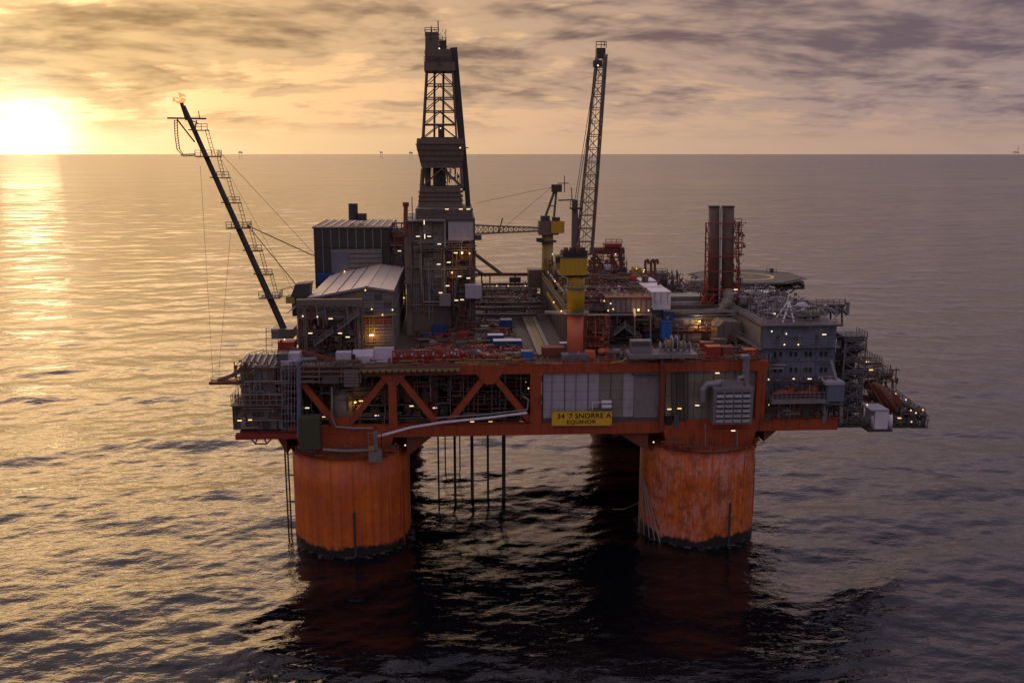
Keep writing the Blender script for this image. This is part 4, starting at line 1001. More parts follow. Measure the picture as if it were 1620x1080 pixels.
# rear crane with its boom laid level
c2 = thing('pedestal_crane', 'smaller yellow crane behind, its boom laid level towards the derrick', 'crane', P(866, 440, 72))
Y2 = 72.0; c2x = AX(866, Y2, 400); z2 = lambda py: AZ(py, Y2, 866)
MB().lathe([(1.65, ZD - .5), (1.65, z2(372))], (c2x, Y2), 18).build('pedestal', 'yellow_dull', c2, True)
MB().lathe([(2.6, z2(383)), (2.6, z2(380))], (c2x, Y2), 18).build('ring_walkway', 'steel_dark', c2); pbox(c2, 'side_box', 'steel_dark', 849, 858, 377, 383, Y2 - 2, 2)
pbox(c2, 'slew_house', 'derrick_brown', 853, 884, 350, 372, Y2 - 2.4, 5); pbox(c2, 'operator_cab', 'yellow', 872, 893, 350, 369, Y2 - 2.9, 3.2)
pbox(c2, 'winch', 'steel_dark', 856, 870, 342, 350, Y2 - 2, 3); pbox(c2, 'winch', 'steel_dark', 874, 886, 344, 349.6, Y2 - 2, 2)
MB().bar(P(861, 348, Y2), P(880, 294, Y2), .7).bar(P(876, 348, Y2), P(881, 294, Y2), .6).bar(P(868, 326, Y2), P(878, 326, Y2), .3).build('a_frame', 'derrick_brown', c2)
pbox(c2, 'frame_head', 'steel_dark', 873, 889, 292, 304, Y2 - 1, 2); MB().bar(P(882, 290, Y2), P(900, 290, Y2), .25).tube(P(893, 305, Y2), P(893, 278, Y2), .12).build('aerial_arm', 'steel_dark', c2)
truss_box(c2, P(853, 363, Y2), P(748, 363, Y2), 1.0, 2.5, 13, .17, .08, 'derrick_brown', side=(0, 1, 0))
MB().bar(P(789, 369, Y2), P(795, 345, Y2), .35).build('boom_rest', 'derrick_brown', c2)
for a in ((752, 322), (795, 362)): MB().tube(P(873, 296, Y2), P(*a, Y2), .05, 5).build('luffing_rope', 'steel_dark', c2)
lamp(c2, 874, 402, Y2 - 2, 'bulb')

# ------------------------------------------------------------------ middle deck: pipe deck, skid beams, cargo
pd = thing('skid_beams', 'pair of long pale skid beams running back across the pipe deck', 'skid beams', (AX(850, 20, 520), 30, ZD))
for px in (850, 868):
    g = gz(px, 555, ZD); 
    MB().box(g.x - .45, g.x + .45, -2, 62, ZD - .03, ZD + .55).build('skid_beam', 'panel_olive', pd)
g = gz(857, 555, ZD)
MB().box(g.x - .55, g.x + 1.1, -1, 60, ZD - .02, ZD + .12).build('grating', 'yellow_dull', pd); MB().box(g.x - 5.2, g.x - 2.6, -1, 58, ZD - .02, ZD + .1).build('grating', 'deck_green', pd)
bk = thing('pipe_bridge', 'dark pipe bridge crossing the rear of the pipe deck', 'pipe bridge', (AX(800, 66, 480), 66, ZD))
for py, h, Y, m, a, c in ((478, 5, 52, 'steel_dark', 736, 858), (486, 4, 44, 'grey_dark', 722, 850), (497, 4, 38, 'steel_dark', 716, 846), (457, 8, 70, 'grey_brown', 752, 850), (448, 4, 76, 'grey_brown', 752, 842)):
    pbox(bk, 'beam', m, a, c, py, py + h, Y, 1.5)
for px in (742, 770, 800, 830): MB().bar((AX(px, 52, 500), 52.5, ZD), (AX(px, 52, 500), 52.5, AZ(480, 52, px)), .5).build('post', 'grey_dark', bk)
pipes(bk, 22, AX(740, 60, 480), AX(858, 60, 480), 44, 76, ZD + .8, ZD + 5.5, ('steel', 'grey', 'redbrown', 'grey_brown', 'panel_olive'), 90, (.18, .4))
clutter(bk, AX(752, 74, 460), AX(850, 74, 460), 68, 80, ZD, 26, 91, 4.0, ('white', 'grey', 'grey_brown', 'redbrown', 'steel', 'panel_olive'))
MB().bar(P(752, 434, 74), P(862, 434, 74), .7, .9).build('red_beam', 'redbrown', bk); MB().bar(P(750, 401, 66), P(794, 434, 70), .9, .8).build('conveyor', 'derrick_brown', bk); MB().bar(P(750, 425, 66), P(768, 436, 70), .7, .6).build('conveyor', 'derrick_brown', bk)
for px in (762, 775, 815, 838): MB().bar(P(px, 434, 74.6), P(px, 452, 74.6), .4).build('post', 'redbrown', bk)
pbox(bk, 'trolley', 'steel_dark', 806, 824, 439, 447, 73.5, 2); pbox(bk, 'winch_house', 'derrick_brown', 836, 862, 427, 455, 70, 5)
for px in (756, 786, 804, 831): lamp(bk, px, 452, 66, 'bulb', 'lamp_warm')

def container(label, mat, px, py, w, d, h, top='white', Y=None, ribs=True):
    g = gz(px, py, ZD) if Y is None else Vector((AX(px, Y, py), Y, 0)); x, y = g.x, g.y
    t = thing('cargo_container', label, 'container', (x, y + d / 2, ZD), 'cargo boxes on the pipe deck')
    bd = MB().box(x - w / 2 + .06, x + w / 2 - .06, y + .06, y + d - .06, ZD + .12, ZD + h - .1).build('body', mat, t)
    MB().box(x - w / 2, x + w / 2, y, y + d, ZD + h - .09, ZD + h).build('roof', top, t)
    b = MB()
    for sx in (-1, 1):
        for sy in (0, d): b.box(x + sx * (w / 2) - .09, x + sx * (w / 2) + .09, y + sy - .08, y + sy + .08, ZD, ZD + h - .1)
    b.build('corner_post', mat, t)
    if ribs:
        n = max(2, int(w / .6))
        for i in range(n): X = x - w / 2 + (i + .5) * w / n; MB().box(X - .07, X + .07, y - .02, y + .05, ZD + .2, ZD + h - .2).build('rib', mat, bd)
    return t
container('dark blue container standing alone nearest the shed wall', 'blue', 695, 532, 3.4, 3.0, 2.6, 'blue')
container('tall blue container at the back beside the green grating', 'blue', 801, 524, 2.8, 2.6, 2.8, 'blue')
container('long blue container with white roof, front one of the cargo row', 'blue', 803, 556, 6.2, 2.6, 2.4)
container('low blue box with white lid just behind the long blue container', 'blue', 784, 546, 3.6, 2.4, 2.3)
container('small blue box with pale lid at the front deck edge', 'blue_bright', 834, 573, 2.4, 2.2, 2.3, 'grey')
container('red-brown container in the middle of the pipe deck', 'redbrown', 734, 521, 3.6, 2.6, 2.2, 'redbrown')
container('bright red open box beside small white sacks', 'red', 733, 538, 2.2, 2.0, 1.5, 'red')
container('rust red box next to the skid beams at the front', 'redbrown', 876, 566, 4.6, 2.6, 2.2, 'redbrown')
container('grey cabinet behind the rust red box by the crane', 'grey', 893, 560, 2.0, 1.8, 2.4, 'white')
container('black-blue crate left of the dark blue container', 'blue', 674, 538, 2.8, 2.2, 1.6, 'grey_dark')
for i, (px, py, lab) in enumerate(((778, 505, 'rearmost bundle of pale pipes by tall blue container'), (777, 511, 'second bundle of pale pipes from the back'), (774, 518, 'third bundle of pale pipes from the back'), (776, 526, 'front bundle of pale pipes beside the tall blue container'))):
    g = gz(px, py, ZD); t = thing('pipe_bundle', lab, 'pipe bundle', (g.x, g.y, ZD), 'pale pipe bundles on the pipe deck')
    for k in range(4): MB().tube((g.x - 2.6 + k * .2, g.y + k * .35, ZD + .55), (g.x + 2.4 - k * .1, g.y + k * .35, ZD + .55), .17, 7).build('pipe', ('tarp', 'white', 'orange_pale', 'white')[k], t)
    for dx in (-1.6, 1.5): MB().box(g.x + dx, g.x + dx + .25, g.y - .3, g.y + 1.4, ZD - .02, ZD + .36).build('bearer', 'redbrown', t)
mf = thing('red_manifold', 'long red manifold rack with rows of pale valves along the front deck edge', 'manifold', (AX(690, YF + 2, 560), YF + 2.4, ZD))
x0, x1 = AX(621, YF + 2, 560), AX(728, YF + 2, 560)
for z in (.5, 1.5, 2.6): MB().bar((x0, YF + 2.2, ZD + z), (x1, YF + 2.2, ZD + z), .3).build('header_pipe', 'red', mf)
for i in range(20):
    X = x0 + (x1 - x0) * i / 19; MB().bar((X, YF + 2.3, ZD), (X, YF + 2.3, ZD + 2.7), .22).build('post', 'red', mf)
    MB().tube((X + .35, YF + 1.9, ZD + 1.7 + .3 * (i % 2)), (X + .35, YF + 2.3, ZD + 1.7 + .3 * (i % 2)), .26, 8).build('valve_wheel', ('orange_pale', 'red', 'tarp')[i % 3], mf)
    MB().box(X + .1, X + .55, YF + 2.6, YF + 3.4, ZD + .1, ZD + 1.2 + .5 * (i % 3)).build('valve_body', ('redbrown', 'red', 'grey_brown')[i % 3], mf)
MB().box(x0, x1, YF + 2.7, YF + 4.6, ZD - .02, ZD + .5).build('skid', 'redbrown', mf)
tp = thing('tarpaulin_stack', 'cargo under a white tarpaulin at the left end of the red manifold', 'tarpaulin', (AX(590, YF + 3, 555), YF + 4, ZD))
a0, a1 = AX(557, YF + 2.6, 560), AX(590, YF + 2.6, 560)
MB().prism_x([(YF + 2.6, ZD + .02), (YF + 6.5, ZD + .02), (YF + 6.3, ZD + 2.3), (YF + 4.2, ZD + 2.6), (YF + 2.8, ZD + 1.5)], a0, a1).build('cover', 'tarp', tp)
MB().prism_x([(YF + 3.6, ZD + .02), (YF + 7, ZD + .02), (YF + 6.8, ZD + 2.7), (YF + 4.4, ZD + 2.9)], a1 + .02, AX(622, YF + 3, 560)).build('cover', 'tarp', tp)
pbox(tp, 'white_locker', 'tarp', 531, 555, 558, 569, YF + 2.2, 2.4); pbox(tp, 'gas_bottle', 'black', 557, 562, 561, 571, YF + 1.9, .5)
ml = thing('deck_machinery', 'crowded rusty skids and pipe racks on the open pipe deck', 'machinery', (AX(740, 12, 540), 12, ZD))
clutter(ml, AX(655, 4, 560), AX(770, 4, 560), -4, 4, ZD, 34, 101, 1.7, ('red', 'redbrown', 'redbrown', 'grey_brown', 'steel', 'tarp', 'orange_pale'))
clutter(ml, AX(660, 25, 520), AX(815, 25, 520), 6, 34, ZD, 52, 102, 1.8, ('redbrown', 'red', 'grey_brown', 'grey_dark', 'steel', 'grey', 'deck_green'))
clutter(ml, AX(740, -6, 570), AX(840, -6, 570), -6, -2, ZD, 18, 103, 1.2, ('redbrown', 'grey', 'yellow_dull', 'orange_pale', 'steel'))
pipes(ml, 16, AX(652, 6, 550), AX(835, 6, 550), -4, 30, ZD + .3, ZD + 1.4, ('redbrown', 'red', 'steel', 'grey', 'yellow_dull'), 104, (.1, .22))
sd = thing('side_shelter', 'dark rusted shelves and ducts along the left front deck edge', 'shelter', (AX(520, YF + 1, 580), YF + 3, ZD - 4))
for py in (578, 586, 594, 602): pbox(sd, 'shelf', ('redbrown', 'grey_brown')[py % 4 // 2], 476, 572, py, py + 3, YF - 1.0, 3)
for px in (474, 505, 540, 570): MB().bar(P(px, 572, YF - .9), P(px, 606, YF - .9), .3).build('upright', 'grey_brown', sd)
pbox(sd, 'duct', 'grey_brown', 544, 567, 585, 612, YF - 1.6, 2); pbox(sd, 'duct', 'grey_dark', 510, 536, 596, 607, YF - 1.5, 2)
MB().path([P(473, 690, YF - .9), P(473, 573, YF - .9), P(480, 569, YF - .9), P(500, 568, YF - .9)], .45, 10).build('downpipe', 'block_blue', sd)
for j in range(5): MB().box(AX(544, YF - 1.6, 600), AX(567, YF - 1.6, 600), YF - 1.8, YF - 1.62, AZ(589 + j * 5, YF - 1.6, 555) - .15, AZ(589 + j * 5, YF - 1.6, 555)).build('louvre', 'grey', sd)

# ------------------------------------------------------------------ right process module behind the front crane
pm = thing('process_module', 'big rusty process module with long inner wall, right of the skid beams', 'process module', (AX(950, 20, 500), 36, ZD))
Ym = 10.0
mx0 = AX(893, Ym, 520); mz = AZ(491, Ym, 893); mx1 = AX(1030, Ym, 520)
MB().box(mx0, mx0 + .5, Ym, 72, ZD, mz).build('inner_wall', 'grey_brown', pm)
for i in range(18):
    y = Ym + 1 + i * 3.4; MB().box(mx0 - .14, mx0 + .02, y, y + .35, ZD, mz).build('wall_rib', 'grey_dark', pm)
MB().box(mx0 - .25, mx0 + .02, Ym + 8, 50, mz - 2.4, mz - 1.6).build('yellow_cable_tray', 'yellow', pm)  # cable tray in even yellow paint along the inner wall
MB().box(mx0 + .52, mx1 + .5, Ym + 1.2, 72, mz - .5, mz).build('upper_deck', 'deck_steel', pm)
zr = AZ(484, 36, 1080); MB().box(mx1 + .55, AX(1190, 36, 484), 33, 72, zr - .5, zr).build('rear_deck', 'deck_steel', pm)
MB().box(mx0 + .52, mx1 + 18, Ym + 9, Ym + 9.5, ZD, mz - .52).build('back_wall', 'steel_dark', pm)
facade(pm, mx0 + .8, AX(960, Ym, 520), ZD + .1, mz - .6, Ym + 1.0, 5, 3, ('grey_dark', 'panel_olive', 'redbrown', 'grey_brown'), 120, 1.0, .25)
pbox(pm, 'grey_enclosure', 'grey', 962, 1029, 473, 494, Ym, 6); pbox(pm, 'enclosure_roof', 'redbrown', 958, 1031, 470, 472.8, Ym - .3, 7)
for i in range(8): pbox(pm, 'enclosure_rib', 'grey_dark', 966 + i * 8, 967 + i * 8, 474, 494, Ym - .12, .1)
pbox(pm, 'frame_beam', 'galvanised', 958, 1032, 496, 499, Ym - 1.2, .6)
for px in (1004, 1029): MB().bar(P(px, 498, Ym - 1), P(px, 540, Ym - 1), .28).build('post', 'galvanised', pm)
MB().bar(P(1003, 488, Ym - 1.5), P(1004, 500, Ym - 1.5), .5).build('loudhailer', 'white', pm)
for i, (px, py) in enumerate(((1010, 490), (1026, 491))): lamp(pm, px, py, Ym - 1.6, 'bulb', 'lamp_orange' if i == 0 else 'lamp_warm', 90 if i == 0 else 0)
p, q = P(972, 530, Ym - 1.8), P(990, 515, Ym - 1.8); MB().bar(p, q, .8, .2).rail([p, q], 1.1, 1.2, .05).build('stair_flight', 'grey', pm)
p, q = P(988, 518, Ym - 1.8), P(1014, 537, Ym - 1.8); MB().bar(p, q, .8, .2).rail([p, q], 1.1, 1.2, .05).build('stair_flight', 'galvanised', pm)
facade(pm, AX(966, Ym, 520), mx1 + 6, ZD + .1, mz - .9, Ym + 4, 7, 3, ('grey_dark', 'steel_dark', 'blue', 'grey_brown', 'panel_olive'), 121, 1.6, .35)
# machinery on the upper deck
clutter(pm, mx0 + 1.2, AX(1010, 20, 470), Ym + 4, 30, mz, 80, 122, 3.0, ('redbrown', 'red', 'grey', 'steel', 'grey_brown', 'yellow_dull', 'white'))
clutter(pm, mx0 + 1.2, AX(1010, 45, 450), 30, 68, mz, 90, 123, 5.0, ('redbrown', 'red', 'grey_dark', 'steel', 'steel_dark', 'grey_brown', 'galvanised'))
clutter(pm, mx1 + 1, AX(1185, 36, 484), 34, 70, zr, 60, 126, 2.4, ('redbrown', 'grey', 'steel', 'grey_brown', 'panel_olive', 'white', 'grey_dark'))
pipes(pm, 18, mx1 + 1, AX(1185, 36, 484), 34, 70, zr + .4, zr + 1.8, ('redbrown', 'steel', 'grey', 'panel_olive'), 127, (.15, .4))
pipes(pm, 24, mx0 + 1, AX(1040, 30, 450), 16, 66, mz + .6, mz + 4, ('redbrown', 'red', 'steel', 'grey', 'yellow_dull'), 124, (.15, .34))
pipes(pm, 10, mx0 + 1, mx0 + 20, 14, 66, mz + .5, mz + 2.5, ('grey', 'steel', 'panel_olive'), 125, (.2, .45), 'y')
MB().rail([(mx0 + .3, Ym + .2, mz), (mx0 + .3, 70, mz)], 1.1, 2.2, .05).build('railing', 'yellow_dull', pm); MB().rail([(mx0 + .3, Ym + 1.3, mz), (AX(958, Ym, 490), Ym + 1.3, mz)], 1.1, 1.6, .05).build('railing', 'grey', pm)
for px, py, Y in ((966, 480, 8), (970, 489, 8), (956, 476, 12), (878, 445, 30), (876, 478, 9), (962, 491, 8.6)): lamp(pm, px, py, Y, 'bulb', 'lamp_warm')
for px, py in ((897, 388), (905, 387), (912, 389)): lamp(pm, px, py + 6, 62, 'bulb', 'lamp_orange', 30)

rg = thing('red_gantry_tower', 'dark red gantry tower with platform behind the front crane boom', 'gantry', P(965, 445, 50))
for px in (940, 968, 982): MB().bar(P(px, 392, 50), P(px, 448, 50), .8).build('post', 'redbrown', rg)
pbox(rg, 'beam', 'redbrown', 934, 988, 392, 402, 49.4, 2.2); pbox(rg, 'head_platform', 'red', 957, 984, 385.5, 391, 48.6, 4)
MB().bar(P(941, 402, 50), P(968, 440, 50), .5).bar(P(968, 402, 50), P(983, 440, 50), .5).build('diagonal', 'red', rg)
MB().rail([P(958, 386, 48.8), P(984, 386, 48.8)], 1.2, 1.2, .07).build('railing', 'redbrown', rg); lamp(rg, 974, 402, 48, 'bulb'); pbox(rg, 'hood', 'white', 957, 970, 420, 428, 47, 2)
clutter(rg, P(930, 445, 48).x, P(990, 445, 48).x, 46, 54, AZ(448, 50, 960), 22, 130, 4.5, ('red', 'redbrown', 'steel_dark', 'redbrown'))
g2 = thing('tank_group', 'grey tank cluster with hooked vent pipes on the rear right deck', 'tanks', P(1028, 450, 56))
pbox(g2, 'tank_block', 'grey', 1016, 1045, 432, 458, 56, 6); pbox(g2, 'tank_block', 'grey_dark', 1046, 1056, 434, 462, 57, 6); pbox(g2, 'tank_block', 'yellow_dull', 1003, 1014, 424, 452, 55, 4)
for px in (1021, 1030, 1036): MB().path([P(px, 434, 56), P(px, 413, 56), P(px + 4, 411, 56), P(px + 5, 417, 56)], .35, 8).build('vent_hook', 'redbrown', g2)
MB().rail([P(1014, 432, 55.8), P(1056, 432, 55.8)], 1.2, 1.3, .06).build('railing', 'steel_dark', g2)
clutter(g2, P(1004, 450, 50).x, P(1075, 450, 50).x, 48, 60, AZ(462, 52, 1040), 30, 131, 3.2, ('grey', 'redbrown', 'steel', 'grey_dark', 'white'))
for px, py in ((1007, 425), (1018, 430), (1017, 440), (1013, 452), (1019, 427)): lamp(g2, px, py, 54, 'bulb', 'lamp_warm', 30 if py == 440 else 0)
for (a, c, u, v, Y, lab) in ((1031, 1061, 463, 490, 14, 'largest white equipment box, front one of the three in a row'), (1020, 1049, 455, 462.5, 24, 'middle white equipment box behind the largest one'), (1014, 1038, 446, 453, 34, 'rearmost small white equipment box of the three')):
    t = thing('equipment_box', lab, 'equipment box', P((a + c) / 2, v, Y), 'white equipment boxes right of the grey enclosure')
    bd = pbox(t, 'body', 'white', a, c, u, v, Y, 7); x_ = (AX(a, Y, u), AX(c, Y, u)); z_ = AZ(u, Y, (a + c) / 2)
    MB().box(x_[0] - .12, x_[1] + .12, Y - .12, Y + 7.1, z_ + .01, z_ + .25).build('lid', 'white', t)
    for k in range(3): X = x_[0] + (x_[1] - x_[0]) * (k + .5) / 3; MB().box(X - .06, X + .06, Y - .08, Y + .02, z_ - 2.2, z_ - .1).build('rib', 'grey', bd)
    pbox(t, 'stand', 'grey_dark', a + 2, c - 2, v + .2, v + 12, Y + .5, 5)

# ------------------------------------------------------------------ exhaust stacks
Ys = 24.0
es = thing('exhaust_stack', 'pair of tall dark brown exhaust stacks in a red lattice cage', 'exhaust stack', P(1141, 500, Ys))
for px, rr_, dy in ((1129.6, 1.30, 0), (1152, 1.42, -.6)):
    a, c = P(px - 1.5, 480, Ys + dy), P(px, 326, Ys + dy)
    fl_ = MB().tube(a, c, rr_, 20).build('flue', 'stack_brown', es, True); MB().tube(c - Vector((0, 0, .25)), c + Vector((0, 0, .06)), rr_ + .12, 20).build('flue_rim', 'steel_dark', fl_)
    MB().tube(c - Vector((0, 0, .2)), c + Vector((0, 0, .08)), rr_ - .2, 20).build('flue_mouth', 'black', fl_)
MB().tube(P(1138, 475, Ys - 2.1), P(1140.5, 328, Ys - 2.1), .22, 8).build('drain_pipe', 'panel_lilac', es)
cg = lambda px, py, d: P(px, py, Ys + d)
for d in (-2.6, 2.6):
    for a, c in ((1114, 1117), (1169, 1168)): MB().tube(cg(a, 485, d), cg(c, 352, d), .17, 6).build('cage_leg', 'red', es)
for py in (353, 377, 406, 430, 458, 466):
    l = 1115 + (485 - py) / 60; r_ = 1169; b = MB()
    b.tube(cg(l, py, -2.6), cg(r_, py, -2.6), .14).tube(cg(l, py, 2.6), cg(r_, py, 2.6), .12).tube(cg(l, py, -2.6), cg(l, py, 2.6), .12).tube(cg(r_, py, -2.6), cg(r_, py, 2.6), .12)
    b.build('cage_ring', 'red', es)
b = MB()
for a, c in ((353, 377), (377, 406), (406, 430), (430, 458)):
    b.tube(cg(1116, a, -2.6), cg(1122, c, -1.5), .09); b.tube(cg(1122, a, -1.5), cg(1115, c, -2.6), .09); b.tube(cg(1169, a, -2.6), cg(1163, c, -1.6), .09)
b.build('cage_bracing', 'red', es)
for py in (406, 430, 462): MB().rail([cg(1115, py, -2.7), cg(1128, py, -2.7)], 1.2, 1.1, .06).rail([cg(1158, py, -2.7), cg(1170, py, -2.7)], 1.2, 1.1, .06).build('railing', 'red', es)
for py in (356, 368, 384, 402): MB().rail([cg(1162, py, -2), cg(1173, py, -2)], 1.4, 1.0, .08).box(cg(1161, py, 0).x, cg(1173, py, 0).x, Ys - 2.2, Ys + 1, cg(1161, py, -2).z - .2, cg(1161, py, -2).z).build('side_landing', 'derrick_brown', es)
b = MB()
for a, c in (((1116, 466), (1105, 488)), ((1130, 466), (1118, 486)), ((1166, 466), (1172, 486)), ((1105, 488), (1130, 478)), ((1118, 486), (1160, 500)), ((1160, 480), (1172, 503))): b.bar(cg(*a, -3.2), cg(*c, -3.2), .3)
b.build('base_brace', 'red', es)
MB().path([P(1061, 494, Ys - 4), P(1105, 494, Ys - 4), P(1133, 492, Ys - 4), P(1146, 486, Ys - 4), P(1152, 474, Ys - 3), P(1152, 462, Ys - 2)], 1.35, 16).build('exhaust_duct', 'panel_olive', es, True)
MB().path([P(1056, 483, Ys + 2), P(1118, 482, Ys + 2)], .9, 12).build('exhaust_duct', 'grey', es, True)
pbox(es, 'plenum', 'panel_olive', 1060, 1118, 469, 480, Ys + 6, 6); pbox(es, 'base_beam', 'redbrown', 1062, 1172, 501, 506, Ys - 4, 6)
for px in (1070, 1104, 1136, 1168): MB().bar(P(px, 504, Ys - 2), (AX(px, Ys - 2, 520), Ys - 2, ZD), .5).build('post', 'redbrown', es)
lamp(es, 1164, 458, Ys - 4, 'strip')

# items on the right front deck
pbox_items = thing('turbine_hall', 'low walls and cabins under the exhaust duct at the right', 'module', (AX(1110, 14, 530), 16, ZD))
pbox(pbox_items, 'rear_wall', 'steel_dark', 1030, 1200, 500, 548, 17, 1); pbox(pbox_items, 'pale_cabin', 'panel_lilac', 1080, 1110, 506, 540, 13, 3); pbox(pbox_items, 'dark_cabin', 'grey_dark', 1062, 1081, 507, 536, 12, 4)
pbox(pbox_items, 'brown_cabin', 'derrick_brown', 1112, 1134, 505, 542, 13, 3)
pipes(pbox_items, 10, AX(1040, 12, 520), AX(1190, 12, 520), 11, 12.5, ZD + 1, ZD + 8, ('grey', 'steel', 'redbrown'), 140, (.12, .28))
lamp(pbox_items, 1107, 508, 11, 'bulb', 'lamp_orange', 420)
lk = thing('blue_locker', 'bright blue locker standing left of the pale cabin', 'locker', P(1055, 536, 8))
pbox(lk, 'body', 'blue_bright', 1047, 1063, 511, 535, 8, 2.4); pbox(lk, 'lid', 'blue', 1046.5, 1063.5, 509.5, 511, 7.9, 2.6); pbox(lk, 'door_seam', 'blue', 1054.5, 1055.5, 512, 534, 7.94, .05)
tk = thing('covered_turbine', 'rounded grey covered machine behind the red deck boxes', 'machine', P(1155, 542, 6))
a0, a1 = P(1134, 541, 6), P(1174, 508, 6)
w = a1.x - a0.x; h = a1.z - a0.z
MB().prism_y([(a0.x, a0.z), (a1.x, a0.z), (a1.x + .1, a0.z + h * .6), (a1.x - w * .12, a1.z - .2), (a0.x + w * .25, a1.z), (a0.x + .1, a0.z + h * .75)], 6, 12).build('cover', 'grey_brown', tk)
for f_ in (.25, .6): MB().box(a0.x + w * f_, a0.x + w * f_ + .12, 5.9, 6.02, a0.z + .1, a0.z + h * .8).build('cover_seam', 'grey_dark', tk)
cat_ = thing('reel_platform', 'projecting grey platform with a grating edge and white cable reels', 'platform', P(1050, 565, YF - 1.5))
pbox(cat_, 'floor', 'grey', 996, 1104, 561, 567, YF - 1.8, 5.5)
z = AZ(561, YF - 1.8, 1050); MB().rail([(AX(997, YF - 1.6, 561), YF - 1.6, z), (AX(1103, YF - 1.6, 561), YF - 1.6, z)], 1.15, 1.4, .06).build('railing', 'galvanised', cat_)
for k in range(6): pbox(cat_, 'grille', 'grey_dark', 1000 + k * 5, 1003 + k * 5, 541, 547, YF - .2, .3)
pbox(cat_, 'grille_box', 'grey', 998, 1031, 539, 558, YF + .1, 2)
for i, (px, py, lab) in enumerate(((1048, 548, 'leftmost white cable reel on the grey platform'), (1057, 545, 'second white cable reel from the left on the grey platform'), (1066, 543, 'tallest white cable reel in the middle of the row'), (1077, 546, 'fourth white cable reel from the left on the grey platform'), (1087, 548, 'rightmost white cable reel on the grey platform'))):
    c = P(px, py, YF + 1.4); r_ = (c.z - z) if (c.z - z) > .5 else .8
    t = thing('cable_reel', lab, 'cable reel', (c.x, YF + 1.4, z), 'white cable reels on the grey platform')
    for d in (-.55, .45): MB().tube((c.x + d, YF + 1.4, c.z), (c.x + d + .1, YF + 1.4, c.z), r_, 18).build('flange', 'grey' if i % 2 else 'tarp', t)
    MB().tube((c.x - .45, YF + 1.4, c.z), (c.x + .45, YF + 1.4, c.z), r_ * .7, 14).build('cable_drum', 'yellow_dull' if i % 2 else 'steel_dark', t)
    MB().tube((c.x - .62, YF + 1.4, c.z), (c.x + .62, YF + 1.4, c.z), r_ * .2, 10).build('hub', 'steel', t)
for (a, c, u, v, Y, mt, lab) in ((1119, 1141, 549, 564, YF + 2.5, 'red', 'bright red deck box with pale lid beside the reel platform'), (1110, 1130, 543, 550, YF + 7, 'redbrown', 'dull red deck box behind the bright red one'), (1143, 1160, 550, 564, YF + 2.6, 'redbrown', 'rust brown deck box between the bright red box and duct top'), (1178, 1197, 554, 565, YF + 2.2, 'red', 'small red deck box at the right girder end'), (1127, 1150, 538, 544, YF + 11, 'grey_brown', 'flat brown deck box furthest back beside the covered machine')):
    t = thing('deck_box', lab, 'deck box', P((a + c) / 2, v, Y), 'boxes on the right front deck')
    bd = pbox(t, 'body', mt, a, c, u, v + 4, Y, 2.2); z_ = AZ(u, Y, (a + c) / 2); MB().box(AX(a, Y, u) - .08, AX(c, Y, u) + .08, Y - .08, Y + 2.3, z_ + .01, z_ + .14).build('lid', 'orange_pale' if mt == 'red' else mt, t)
    for k in (.25, .75): X = AX(a, Y, u) + (AX(c, Y, u) - AX(a, Y, u)) * k; MB().box(X - .06, X + .06, Y - .06, Y + .02, z_ - 1.4, z_ - .05).build('rib', mt, bd)
o = MB(); g = P(1180, 550, YF + 9)
q = random.Random(3)
for k in range(14): c = g + Vector((q.uniform(-1.6, 1.6), q.uniform(-.8, .8), q.uniform(-1.0, .2))); r_ = q.uniform(.5, .9); o.lathe([(r_ * .4, c.z - r_ * .6), (r_, c.z - .1), (r_ * .8, c.z + r_ * .4), (r_ * .2, c.z + r_ * .6)], (c.x, c.y), 8)
tag(o.build('green_cover', 'green', None, True), 'green tarpaulin heap left of the blue-grey block', 'tarpaulin')
sc = thing('scaffold', 'rusty brown scaffold tower right of the orange crane pedestal', 'scaffold', P(946, 562, 1))
b0, b1 = P(924, 566, 1), P(964, 499, 1)
for i in range(6):
    X = b0.x + (b1.x - b0.x) * i / 5
    for Y in (1, 3.4): MB().tube((X, Y, ZD), (X, Y, b1.z), .11, 5).build('standard', 'redbrown', sc)
for j in range(6):
    z_ = ZD + .6 + (b1.z - ZD - .6) * j / 5
    MB().tube((b0.x, .95, z_), (b1.x, .95, z_), .1, 5).tube((b0.x, 3.4, z_), (b1.x, 3.4, z_), .1, 5).build('ledger', 'redbrown', sc)
    MB().box(b0.x, b1.x, 1.1, 3.3, z_ - .12, z_ - .03).build('boards', 'grey_brown', sc)
for i in range(5):
    X = b0.x + (b1.x - b0.x) * i / 5; MB().tube((X, .9, ZD), (X + (b1.x - b0.x) / 5, .9, ZD + (b1.z - ZD) * .5), .08, 5).build('diagonal', 'redbrown', sc)
pbox(sc, 'sheeting', 'redbrown', 930, 962, 505, 530, 3.6, .2); pbox(sc, 'pale_tank', 'grey', 933, 943, 515, 523, 1.8, 1.2)
MB().path([P(968, 574, YF - .8), P(985, 571, YF - .8), P(992, 566, YF - .8)], .2).build('bumper', 'yellow_dull', sc)
clutter(sc, AX(895, -4, 565), AX(1000, -4, 565), -6, 0, ZD, 18, 150, 1.6, ('redbrown', 'grey', 'steel', 'orange_pale', 'tarp'))

